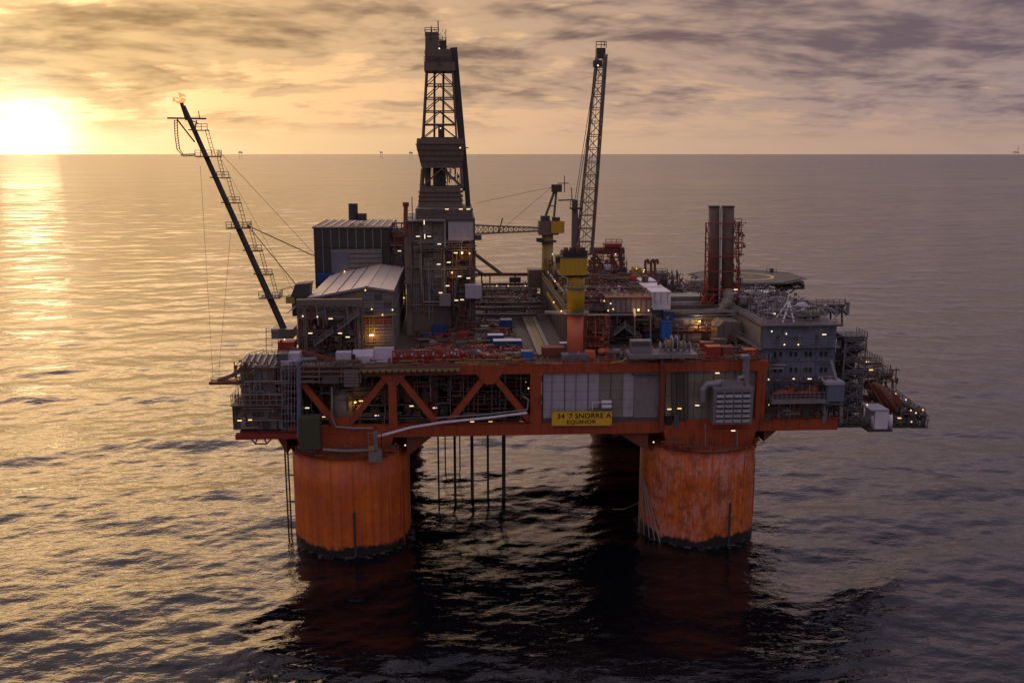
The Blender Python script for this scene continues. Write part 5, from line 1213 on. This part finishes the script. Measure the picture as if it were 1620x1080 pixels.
# ------------------------------------------------------------------ helideck
hd = thing('helideck', 'flat grey helideck with yellow landing circle and net edge, rear right', 'helideck', (AX(1180, 78, 440), 78, ZD))
hx = AX(1180, 78, 437); hz = AZ(437, 78, 1180); hr = 15.8
octo = lambda r: [(hx + r * math.cos(R(22.5 + 45 * k)), 78 + r * math.sin(R(22.5 + 45 * k))) for k in range(8)]
hp = MB().prism_z(octo(hr), hz - .6, hz).build('deck_plate', 'deck_green', hd)
b = MB(); n = 48
for k in range(n):
    a, e = 2 * math.pi * k / n, 2 * math.pi * (k + 1) / n; i = len(b.v)
    b.v += [(hx + r_ * math.cos(t_), 78 + r_ * math.sin(t_), hz + .012) for r_, t_ in ((7.3, a), (8.2, a), (8.2, e), (7.3, e))]; b.f.append((i, i+1, i+2, i+3))
b.build('landing_circle', 'yellow_sign', hp)
b = MB().box(hx - 1.7, hx - 1.2, 75.6, 80.4, hz + .004, hz + .016).box(hx + 1.2, hx + 1.7, 75.6, 80.4, hz + .004, hz + .016).box(hx - 1.19, hx + 1.19, 77.7, 78.3, hz + .004, hz + .016); b.build('landing_mark', 'grey', hp)
o1, o2 = octo(hr), octo(hr + 1.8)
for k in range(8):
    p0, p1, q0, q1 = o1[k], o1[(k+1) % 8], o2[k], o2[(k+1) % 8]; b = MB()
    for i in range(9):
        t_ = i / 8; A = Vector((p0[0] + (p1[0]-p0[0])*t_, p0[1] + (p1[1]-p0[1])*t_, hz - .35)); B = Vector((q0[0] + (q1[0]-q0[0])*t_, q0[1] + (q1[1]-q0[1])*t_, hz - .05)); b.bar(A, B, .13)
    for f_ in (.35, .7, 1.0): b.bar((p0[0] + (q0[0]-p0[0])*f_, p0[1] + (q0[1]-p0[1])*f_, hz - .35 + .3*f_), (p1[0] + (q1[0]-p1[0])*f_, p1[1] + (q1[1]-p1[1])*f_, hz - .35 + .3*f_), .12)
    b.build('safety_net', 'steel', hd)
b = MB()
for k in range(9):
    x_ = hx - 13 + k * 3.25; b.bar((x_, 65, hz - 1.2), (x_, 91, hz - 1.2), .35, 1.1)
for y_ in (66, 72, 78, 84, 90): b.bar((hx - 13.5, y_, hz - 2.0), (hx + 13.5, y_, hz - 2.0), .4, .6)
b.build('under_frame', 'steel_dark', hd)
o3, o4 = octo(hr - .4), octo(hr - 3.2); b = MB()
for k in range(8):
    for i in range(5):
        f0, f1 = i / 5, (i + 1) / 5; A = [o3[k][j] + (o3[(k+1) % 8][j] - o3[k][j]) * f0 for j in (0, 1)]; B = [o3[k][j] + (o3[(k+1) % 8][j] - o3[k][j]) * f1 for j in (0, 1)]; C_ = [o4[k][j] + (o4[(k+1) % 8][j] - o4[k][j]) * (f0 + .1) for j in (0, 1)]
        b.bar((*A, hz - .6), (*C_, hz - 3.4), .2); b.bar((*B, hz - .6), (*C_, hz - 3.4), .2)
    b.bar((*o4[k], hz - 3.4), (*o4[(k+1) % 8], hz - 3.4), .3)
b.build('ring_truss', 'steel_dark', hd)
for dx in (-9, -3, 3, 9):
    for y_ in (70, 82):
        MB().tube((hx + dx * .55, y_, hz - 8), (hx + dx, y_, hz - 1.8), .3, 8).build('strut', 'steel_dark', hd); MB().tube((hx + dx * .55, y_, hz - 8), (hx + dx * 1.4, y_ - 2, hz - 1.8), .2, 6).build('strut', 'steel_dark', hd)
MB().box(hx - 6, hx + 6, 69, 84, ZD, hz - 7.6).build('support_block', 'grey_brown', hd); pbox(hd, 'access_hut', 'panel_olive', 1090, 1118, 444, 470, 66, 5)
pbox(hd, 'monitor', 'steel_dark', 1219, 1224, 425, 432, 66, 1); MB().rail([P(1212, 432, 64), P(1228, 433, 64)], 1.2, 1.0, .06).build('railing', 'steel_dark', hd)
MB().box(AX(1268, 70, 445) - 3, AX(1268, 70, 445), 68, 73, AZ(450, 70, 1260), AZ(444, 70, 1260)).build('access_landing', 'steel_dark', hd)

# ------------------------------------------------------------------ accommodation block
ab = thing('accommodation_block', 'blue-grey accommodation block with paired dark windows at the right', 'building', (AX(1262, -5, 600), 10, ZB + 2))
Ya = -5.0
ax0, ax1 = AX(1206, Ya, 560), AX(1321, Ya, 560); az0, az1 = AZ(640, Ya, 1262), AZ(516, Ya, 1262)
MB().box(ax0, ax1, Ya, 40, az0, az1).build('walls', 'block_blue', ab)
MB().box(ax0 - .45, ax0 - .01, Ya + .6, 39, az0 + 3, az1 - .3).build('side_cladding', 'panel_olive', ab)
zl = AZ(547, Ya, 1262)
MB().box(ax0 - .2, ax1 + .6, Ya - 1.3, Ya - .02, zl - .2, zl).build('balcony', 'block_blue', ab); MB().rail([(ax0 - .1, Ya - 1.2, zl), (ax1 + .5, Ya - 1.2, zl)], 1.15, 1.5, .05).build('railing', 'grey', ab)
for py in (560, 585):
    for a, c in ((1226, 1235), (1251, 1259), (1275, 1282), (1299, 1306)):
        for px in (a, c):
            X = AX(px, Ya, py); Z = AZ(py, Ya, px)
            w_ = MB().box(X - .34, X + .34, Ya - .09, Ya + .05, Z - .58, Z + .58).build('window', 'grey_dark', ab)
            MB().box(X - .25, X + .25, Ya - .115, Ya - .092, Z - .48, Z + .48).build('pane', 'glass_dark', w_)
for py in (572, 597): pbox(ab, 'panel_joint', 'grey_dark', 1207, 1320, py, py + .7, Ya - .04, .05)
for px in (1243, 1267, 1290): pbox(ab, 'panel_joint', 'grey_dark', px, px + .6, 549, 600, Ya - .045, .05)
for k, px in enumerate((1228, 1244, 1262, 1290)): pbox(ab, 'door', ('grey_dark', 'block_blue', 'grey')[k % 3], px, px + 6, 529, 545, Ya - .12, .15)
MB().box(ax0 - .6, ax1 + 1.0, Ya - .9, 40.5, az1 + .01, az1 + .4).build('roof', 'grey_dark', ab)
MB().rail([(ax0 - .5, 38, az1 + .4), (ax0 - .5, Ya - .8, az1 + .4), (ax1 + .9, Ya - .8, az1 + .4)], 1.15, 1.6, .05).build('railing', 'galvanised', ab)
for a, c in ((1219, 1243), (1240, 1219)): MB().box(AX(min(a, c), Ya - 1, 590), AX(max(a, c), Ya - 1, 590), Ya - .9, Ya - .05, AZ(577 + (a > 1230) * 5, Ya, 1220), AZ(575 + (a > 1230) * 5, Ya, 1220)).build('awning', 'panel_lilac', ab)
for px, py, k in ((1244, 528, 'bulb'), (1304, 529, 'strip'), (1241, 545, 'bulb'), (1263, 545, 'bulb'), (1221, 524, 'bulb'), (1210, 512, 'bulb'), (1224, 496, 'strip')): lamp(ab, px, py, Ya - 1.5 if py > 515 else Ya + 6, k)
# outer stairs on its left side
for i, (a, c) in enumerate((((1165, 530), (1205, 553)), ((1172, 548), (1204, 565)))):
    p, q = P(*a, Ya + 12), P(*c, Ya - .5); MB().bar(p, q, 1.0, .25).rail([p, q], 1.1, 1.6, .06).build('stair_flight', 'panel_olive', ab)
for px in (1212, 1219): MB().tube(P(px - 6, 560, Ya - 2), P(px + 6, 640, Ya - 2), .13).tube(P(px, 560, Ya - 2), P(px - 4, 640, Ya - 2), .13).build('ladder_pole', 'grey', ab)
# roof equipment
dm = P(1268, 500, 6)
MB().box(dm.x - 2.6, dm.x + 3, 3, 9, az1 + .42, az1 + 2.0).build('plant_room', 'panel_lilac', ab)
MB().lathe([(1.5, az1 + 2.02), (1.4, az1 + 2.7), (.9, az1 + 3.2), (.2, az1 + 3.4)], (dm.x, 6), 16).build('radome', 'panel_lilac', ab, True)
clutter(ab, ax0 + 1, ax1 - 1, 0, 34, az1 + .4, 60, 160, 2.2, ('grey', 'panel_lilac', 'galvanised', 'grey_dark', 'steel', 'grey_brown'))
for k in range(5):
    c = P(1296 + k * 9, 496 - (k % 2) * 4, 12 + k * 3); MB().path([(c.x - 1.2, c.y, az1 + .4), (c.x - 1.2, c.y, c.z), (c.x, c.y, c.z + 1.1), (c.x + 1.3, c.y, c.z), (c.x + 1.3, c.y, az1 + .4)], .5, 8).build('air_duct', 'galvanised', ab)
am = thing('aerial_mast', 'white lattice aerial mast with splayed legs on the accommodation roof', 'mast', P(1245, 515, 2))
top = P(1247, 474, 3)
for a in ((1225, 507, 1), (1237, 513, -3), (1258, 517, -3), (1263, 504, 6), (1232, 500, 8)):
    MB().tube(P(*a), top + Vector((rnd.uniform(-.5, .5), 0, -.5)), .2, 6).build('leg', 'white', am)
for f_ in (.3, .55, .8):
    l = P(1225, 507, 1).lerp(top, f_); r_ = P(1261, 515, -3).lerp(top, f_); MB().tube(l, r_, .13).tube(l, r_ + Vector((0, 3, -1.5)), .1).build('brace', 'white', am)
MB().tube(top - Vector((0, 0, 1)), top + Vector((0, 0, 2.2)), .12).build('aerial', 'white', am)
rp = thing('roof_platform', 'raised dark platform on legs at the right rear of the accommodation roof', 'platform', P(1312, 505, 20))
pbox(rp, 'floor', 'steel_dark', 1291, 1337, 482, 486, 18, 7)
MB().rail([P(1291, 482, 18), P(1337, 482, 18), P(1336, 480, 25)], 1.3, 1.2, .07).build('railing', 'grey', rp)
for px in (1296, 1314, 1332): MB().tube(P(px, 486, 19), P(px, 516, 19), .25).build('leg', 'grey_dark', rp)
for px in (1296, 1314): MB().tube(P(px, 512, 18.8), P(px + 18, 488, 18.8), .12).build('brace', 'grey', rp)

# lower level and lifeboat deck under the block
ll = thing('lifeboat_deck', 'grey lifeboat deck with railing below the accommodation windows', 'lifeboat station', (AX(1265, -9, 640), -8, ZB + 2.4))
pbox(ll, 'lower_wall', 'grey_brown', 1206, 1300, 641, 666, Ya - 2.4, 6)
facade(ll, AX(1208, Ya - 2.4, 655), AX(1298, Ya - 2.4, 655), AZ(665, Ya - 2.4, 1250), AZ(643, Ya - 2.4, 1250), Ya - 2.4, 7, 2, ('grey_brown', 'grey_dark', 'panel_olive'), 170, .4, .3)
pbox(ll, 'floor', 'grey', 1221, 1312, 632, 638.5, Ya - 5.5, 6); z = AZ(632, Ya - 5.5, 1262)
MB().rail([(AX(1222, Ya - 5.4, 632), Ya - 5.4, z), (AX(1311, Ya - 5.4, 632), Ya - 5.4, z)], 1.5, 1.0, .06).build('railing', 'galvanised', ll)
pbox(ll, 'davit_beam', 'steel_dark', 1224, 1300, 603, 606, Ya - 4.5, .6)
for px in (1224, 1248, 1272, 1296): MB().bar(P(px, 632, Ya - 2.5), P(px + 2, 604, Ya - 4.2), .35).build('davit', 'steel_dark', ll)
for px in (1256, 1281): lamp(ll, px, 599, Ya - 2.5, 'strip')
lamp(ll, 1216, 600, Ya - 2, 'bulb'); lamp(ll, 1217, 640, Ya - 3, 'bulb'); lamp(ll, 1372, 640, Ya + 2, 'bulb', 'lamp_warm')
pbox(ll, 'winch_house', 'block_blue', 1309, 1336, 609, 635, Ya - 5.8, 5); pbox(ll, 'winch_roof', 'panel_lilac', 1306, 1336.5, 604, 608.8, Ya - 6.0, 5.6)
for px in (1303, 1330): MB().bar(P(px, 638, Ya - 4), P(px, 668, Ya - 4), .7).build('post', 'galvanised', ll)
MB().bar(P(1314, 570, Ya - 1.5), P(1323, 603, Ya - 4), .6).build('chute', 'grey', ll); pbox(ll, 'recess_shade_box', 'black', 1300, 1332, 641, 667, Ya - 1.0, 3)  # solid black box; its colour stands for the shade of a recess
def boat(label, c, ang, tilt, L, mat):
    t = thing('lifeboat', label, 'lifeboat', c, 'orange enclosed lifeboats'); m = MB(); n = 10; k = 12
    Rm = Matrix.Rotation(ang, 4, 'Z') @ Matrix.Rotation(tilt, 4, 'Y')
    for i in range(n + 1):
        u = i / n; prof = math.sin(math.pi * min(max(u, .03), .97)) ** .45; w_ = L * .16 * prof; hh = L * .17 * prof
        for j in range(k):
            a = 2 * math.pi * j / k; v = Vector(((u - .5) * L, w_ * math.cos(a), hh * math.sin(a) * (1.15 if math.sin(a) > 0 else .9) + L * .17)); m.v.append(tuple(Rm @ v + Vector(c)))
    for i in range(n):
        for j in range(k): m.f.append((i*k+j, (i+1)*k+j, (i+1)*k+(j+1) % k, i*k+(j+1) % k))
    m.f.append(tuple(range(k))); m.f.append(tuple(reversed([n*k+j for j in range(k)])))
    m.build('hull', mat, t, True)
    f = MB()
    for (x_, y_, z_), (sx, sy, sz) in (((L * .22, 0, L * .36), (L * .13, L * .12, L * .08)),):
        cs = [Rm @ Vector((x_ + dx * sx, y_ + dy * sy, z_ + dz * sz)) + Vector(c) for dz in (-1, 1) for dx, dy in ((-1, -1), (1, -1), (1, 1), (-1, 1))]; f.quad8(cs)
    f.build('conning_cabin', mat, t)
    for s_ in (-1, 1):
        a = Rm @ Vector((-L * .42, s_ * L * .165, L * .17)) + Vector(c); e = Rm @ Vector((L * .42, s_ * L * .165, L * .17)) + Vector(c); MB().bar(a, e, .16).build('fender', 'steel_dark', t)
    return t
boat('left orange lifeboat in davits under the accommodation windows', P(1241, 629, Ya - 3.4), 0, 0, 5.2, 'orange')
boat('right orange lifeboat in davits under the accommodation windows', P(1277, 629, Ya - 3.4), 0, 0, 5.6, 'orange')
boat('large orange freefall lifeboat tilted nose-down at far right', P(1391, 636, 4), 0, R(50), 9.0, 'redbrown')

# stair tower, right end platforms
st = thing('stair_tower', 'grey lattice stair tower at the right end of the accommodation block', 'stair tower', P(1350, 668, -3))
sx0, sx1 = P(1333, 600, -3).x, P(1366, 600, -3).x; sz0, sz1 = AZ(671, -3, 1350), AZ(533, -3, 1350)
for X in (sx0, sx1):
    for Y in (-3, 2.5): MB().bar((X, Y, sz0), (X, Y, sz1), .28).build('post', 'grey', st)
nl = 7
for i in range(nl + 1):
    z_ = sz0 + (sz1 - sz0) * i / nl; MB().box(sx0 - .2, sx1 + .2, -3.2, 2.6, z_ - .15, z_).build('landing', 'grey_dark', st)
    MB().rail([(sx0 - .1, -3.1, z_), (sx1 + .1, -3.1, z_), (sx1 + .1, 2.5, z_)], 1.1, 1.2, .06).build('railing', 'grey', st)
    if i < nl:
        z2_ = sz0 + (sz1 - sz0) * (i + 1) / nl; a, c = ((sx0, sx1) if i % 2 else (sx1, sx0)); MB().bar((a, -2.2, z_), (c, -2.2, z2_), 1.0, .22).build('stair_flight', 'grey', st); MB().bar((c, -3.25, z_), (a, -3.25, z2_), .12).build('diagonal', 'galvanised', st)
MB().box(sx0 + .3, sx1 - .3, 1.2, 2.3, sz0, sz1 - .3).build('shaft', 'steel_dark', st)
pbox(st, 'landing_hood', 'grey_dark', 1336, 1368, 532, 541, -3.5, 6)
ep = thing('end_platform', 'stepped railed platforms with lamps projecting at the far right end', 'platform', P(1410, 672, 8))
for a, c, py, Y in ((1320, 1385, 672, -4), (1372, 1462, 673, 6), (1366, 1412, 594, 8), (1366, 1395, 574, 12), (1400, 1440, 640, 12)):
    pbox(ep, 'floor', 'steel_dark', a, c, py, py + 4, Y, 8); MB().rail([P(a, py, Y), P(c, py, Y), (AX(c, Y, py), Y + 8, AZ(py, Y, c))], 1.2, 1.3, .06).build('railing', 'grey_brown', ep)
for a, c, Y in (((1400, 605), (1420, 650), 9), ((1412, 600), (1412, 640), 12), ((1420, 640), (1450, 668), 8), ((1372, 600), (1400, 648), 3), ((1412, 628), (1462, 660), 9), ((1440, 645), (1380, 680), 10)): MB().bar(P(*a, Y), P(*c, Y), .4).build('brace', 'redbrown' if a[0] < 1411 else 'steel_dark', ep)
facade(ep, AX(1366, 10, 590), AX(1412, 10, 590), AZ(648, 14, 1390), AZ(598, 14, 1390), 13, 4, 4, ('steel_dark', 'redbrown', 'grey_brown', 'grey_dark'), 180, 1.2, .25)
facade(ep, AX(1412, 14, 650), AX(1450, 14, 650), AZ(672, 14, 1430), AZ(652, 14, 1430), 13, 5, 2, ('steel_dark', 'grey_dark', 'grey_brown'), 181, 1.2, .25)
MB().rail([P(1412, 620, 9), P(1462, 660, 9)], 1.3, 1.0, .07).build('stair_rail', 'galvanised', ep)
clutter(ep, P(1415, 672, 8).x, P(1458, 672, 8).x, 7, 13, AZ(673, 7, 1430), 20, 182, 2.4, ('grey', 'grey_dark', 'steel', 'redbrown', 'white'))
for px, py, k in ((1372, 572, 'strip'), (1378, 585, 'strip'), (1417, 623, 'bulb'), (1433, 632, 'bulb'), (1441, 649, 'bulb'), (1449, 653, 'bulb'), (1442, 667, 'bulb'), (1423, 661, 'strip'), (1460, 648, 'bulb'), (1371, 555, 'bulb')): lamp(ep, px, py, 5.4, k, 'lamp_warm')
wb = thing('white_cabin', 'white cabin with rounded ends hanging at the far right deck edge', 'cabin', P(1395, 682, -5))
pbox(wb, 'body', 'white', 1384, 1405, 650, 679, -6, 5); pbox(wb, 'floor', 'steel_dark', 1374, 1412, 679.3, 683, -6.5, 6)
for px in (1382, 1408): MB().tube(P(px, 676, -5), P(px, 657, -5), .55, 12).build('end_drum', 'white', wb, True)
pbox(wb, 'roof', 'panel_lilac', 1378, 1407, 648, 649.8, -6.2, 5.4)
ro = thing('roof_row', 'row of grey plant rooms and ducts between the stacks and accommodation', 'plant', (AX(1195, 20, 500), 24, ZD))
pbox(ro, 'plant_room', 'grey_brown', 1168, 1206, 500, 556, 26, 10); pbox(ro, 'plant_room', 'panel_olive', 1175, 1215, 478, 505, 44, 8); pbox(ro, 'white_roof', 'white', 1168, 1240, 465, 468, 50, 8); pbox(ro, 'plant_wall', 'grey_dark', 1172, 1238, 468, 490, 51, 6)
clutter(ro, AX(1165, 40, 490), AX(1230, 40, 490), 36, 60, AZ(492, 45, 1190), 26, 190, 2.6, ('white', 'grey', 'panel_lilac', 'grey_dark', 'galvanised'))
p, q = P(1175, 462, 48), P(1190, 478, 46); MB().bar(p, q, 1.4, .3).build('white_chute', 'white', ro)
for px, py, k in ((1190, 496, 'strip'), (1198, 496, 'strip')): lamp(ro, px, py, 25, k)

# ------------------------------------------------------------------ far-off rigs and ships on the horizon
for i, (px, w_, lab) in enumerate(((380, 60, 'faint far-off rig on the horizon right of the flare boom'), (603, 45, 'faint far-off rig on the horizon left of the derrick'), (650, 55, 'faint far-off vessel on the horizon touching the derrick edge'), (1609, 70, 'faint far-off rig on the horizon at the right picture edge'))):
    g = gz(px, 246.5, 0) if False else None
    d = ray(px, 242); dh = Vector((d.x, d.y, 0)).normalized() * 14000; c = Vector((CAM.x + dh.x, CAM.y + dh.y, 0))
    w_ *= .8; t = thing('distant_rig', lab, 'oil rig', c, 'rigs on the horizon')
    if i == 2: MB().prism_y([(c.x - w_/2, 70), (c.x + w_/2, 70), (c.x + w_/2 + 8, 92), (c.x - w_/2 - 8, 92)], c.y, c.y + 25).build('deck', 'hazy_rig', t)
    else: MB().box(c.x - w_ / 2, c.x + w_ / 2, c.y, c.y + 60, 80, 96).build('deck', 'hazy_rig', t)
    for sx in (-.38, .38): MB().tube((c.x + sx * w_, c.y + 8, -5), (c.x + sx * w_, c.y + 8, 80), 2.2, 8).build('leg', 'hazy_rig', t)
    MB().box(c.x - w_ * .3, c.x - w_ * .05, c.y + 10, c.y + 40, 92, 106).build('tower', 'hazy_rig', t)
    if i == 3: MB().tube((c.x + 20, c.y + 20, 88), (c.x + 22, c.y + 20, 170), 4, 6).build('mast', 'hazy_rig', t)

# ------------------------------------------------------------------ small-bore pipework, cable runs and fittings on every module
X_ = lambda a, Y, p=520: AX(a, Y, p)
fuzz(proc, X_(476, -4, 620), X_(838, -4, 620), -6.5, -3, ZB + 1.4, ZD - 1, 420, 201, ('grey_brown', 'steel_dark', 'redbrown', 'grey'))
fuzz(um, X_(368, YF, 640), X_(470, YF, 640), YF + .6, YF + 3, ZB + 1.5, ZD + 1, 260, 202, ('grey', 'grey_dark', 'redbrown', 'grey_brown'))
fuzz(fr, X_(470, 2, 520), X_(573, 2, 520), .8, 6, ZD, AZ(486, 2, 520), 260, 203, ('grey_brown', 'grey_dark', 'redbrown', 'steel'))
fuzz(tw, xm, tx1, Yt - 2.0, Yt - .4, ZD + 1, AZ(384, Yt, 690), 200, 204, ('grey_brown', 'grey_dark', 'steel_dark', 'redbrown'))
fuzz(tw, tx0, xm, Yt - 1.2, Yt - .3, ZD + 6, AZ(333, Yt, 690), 90, 234, ('grey_brown', 'grey_dark', 'steel_dark'))
fuzz(ml, X_(652, 0, 560), X_(840, 0, 560), YF + 2, 4, ZD, ZD + 1.8, 360, 205, ('red', 'redbrown', 'steel', 'orange_pale'))
fuzz(ml, X_(655, 20, 530), X_(815, 20, 530), 5, 36, ZD, ZD + 1.6, 420, 206, ('redbrown', 'grey_brown', 'steel_dark', 'red'))
fuzz(bk, X_(745, 60, 480), X_(858, 60, 480), 40, 78, ZD, ZD + 6, 420, 207, ('grey_brown', 'steel_dark', 'redbrown', 'panel_olive'))
fuzz(pm, mx0 + .6, mx1 + .4, Ym + 1.3, 34, mz, mz + 3.4, 520, 208, ('redbrown', 'red', 'steel', 'grey_brown', 'grey'))
fuzz(pm, mx0 + .6, mx1 + .4, 34, 70, mz, mz + 6.0, 520, 209, ('redbrown', 'steel_dark', 'steel', 'grey_brown', 'red'))
fuzz(pm, mx1 + .6, X_(1185, 36, 484), 33.5, 70, zr, zr + 2.6, 420, 210, ('redbrown', 'steel_dark', 'grey', 'grey_brown', 'panel_olive'))
fuzz(pm, X_(900, Ym, 520), X_(1035, Ym, 520), Ym - .8, Ym + 4, ZD, mz - .6, 260, 211, ('grey_dark', 'steel_dark', 'redbrown', 'grey_brown'))
fuzz(pbox_items, X_(1036, 10, 520), X_(1200, 10, 520), 5, 12, ZD, ZD + 6, 90, 212, ('grey_dark', 'steel_dark', 'redbrown', 'grey'))
fuzz(cat_, X_(998, -8, 560), X_(1195, -8, 560), YF + .3, 2, ZD, ZD + 1.8, 300, 213, ('redbrown', 'grey', 'steel', 'orange_pale'))
fuzz(sc, X_(924, 1, 530), X_(964, 1, 530), .6, 3.6, ZD, AZ(500, 1, 945), 220, 214, ('redbrown', 'orange_pale', 'grey_brown'))
fuzz(es, X_(1108, Ys, 480), X_(1178, Ys, 480), Ys - 3.5, Ys + 3, AZ(503, Ys, 1140), AZ(462, Ys, 1140), 160, 215, ('red', 'redbrown', 'steel_dark'))
fuzz(es, X_(1160, Ys, 400), X_(1174, Ys, 400), Ys - 2.6, Ys + 1, AZ(462, Ys, 1140), AZ(350, Ys, 1140), 110, 216, ('redbrown', 'steel_dark'), .5, (.05, .11), (.5, 2))
fuzz(ab, ax0 + .5, ax1 + .5, Ya, 38, az1 + .4, az1 + 3.2, 420, 217, ('grey', 'panel_lilac', 'grey_dark', 'steel'))
fuzz(ab, ax0 + .5, ax1 + 2.2, Ya - 1.2, Ya - .2, az0 + 1, az1, 90, 218, ('grey_dark', 'block_blue'), .4, (.04, .09))
fuzz(ll, X_(1206, Ya - 4, 630), X_(1335, Ya - 4, 630), Ya - 5, Ya - 2.5, AZ(666, Ya - 4, 1260), AZ(598, Ya - 4, 1260), 240, 219, ('grey_dark', 'redbrown', 'steel_dark', 'grey'))
fuzz(st, sx0 - 2, sx1 + 1.5, -3, 3, sz0, sz1, 260, 220, ('grey', 'steel_dark', 'grey_dark'))
fuzz(ep, X_(1366, 8, 620), X_(1412, 8, 620), 4.5, 13, AZ(672, 8, 1390), AZ(580, 8, 1390), 240, 221, ('steel_dark', 'redbrown', 'grey_brown', 'grey'))
fuzz(ep, X_(1412, 8, 655), X_(1462, 8, 655), 5, 13, AZ(673, 8, 1430), AZ(645, 8, 1430), 200, 222, ('steel_dark', 'grey', 'grey_brown'))
fuzz(ro, X_(1166, 30, 490), X_(1235, 30, 490), 28, 60, AZ(500, 30, 1190), AZ(474, 40, 1190), 320, 223, ('grey', 'grey_dark', 'white', 'steel_dark'))
fuzz(rg, AX(932, 50, 420), AX(990, 50, 420), 46, 54, AZ(448, 50, 960), AZ(392, 50, 960), 220, 224, ('red', 'redbrown', 'steel_dark'))
fuzz(g2, AX(1004, 54, 440), AX(1075, 54, 440), 48, 58, AZ(462, 54, 1040), AZ(430, 54, 1040), 220, 225, ('redbrown', 'grey', 'steel_dark', 'grey_brown'))
fuzz(sd, X_(474, YF, 590), X_(572, YF, 590), YF - 1.2, YF + 1, AZ(606, YF, 520), AZ(570, YF, 520), 150, 226, ('redbrown', 'grey_brown', 'steel_dark'))
fuzz(deck, X_(560, YF, 575), X_(1205, YF, 575), YF - .5, YF + 1.5, ZD + .02, ZD + 1.1, 240, 227, ('redbrown', 'grey_brown', 'orange', 'yellow_dull'), .4)
fuzz(colA, -49, -27, -12.6, -11, 20.8, 23.6, 70, 228, ('redbrown', 'orange', 'grey_brown')); fuzz(colB, 27, 49, -12.6, -11, 20.8, 23.6, 70, 229, ('redbrown', 'orange', 'grey_brown'))
fuzz(db, X_(616, 50, 380), X_(645, 50, 380), 48, 52, ZD + 3, AZ(352, 50, 630), 120, 230, ('grey_dark', 'redbrown', 'grey_brown'))
fuzz(dk, AX(672, 34, 100), AX(720, 34, 100), 33.2, 42, AZ(112, 34, 695), AZ(80, 34, 695), 110, 231, ('steel_dark', 'derrick_brown'), .5, (.05, .11), (.5, 2.0))
fuzz(dk, AX(672, 34, 60), AX(706, 34, 60), 34.5, 41, AZ(78, 34, 695), AZ(46, 34, 695), 80, 232, ('steel_dark', 'derrick_brown'), .6, (.05, .10), (.5, 2.0))
fuzz(dk, AX(667, 33, 280), AX(731, 33, 280), 33, 43, AZ(297, 33, 695), AZ(267, 33, 695), 70, 233, ('steel_dark', 'derrick_brown'), .8, (.05, .12), (1.5, 5.0))
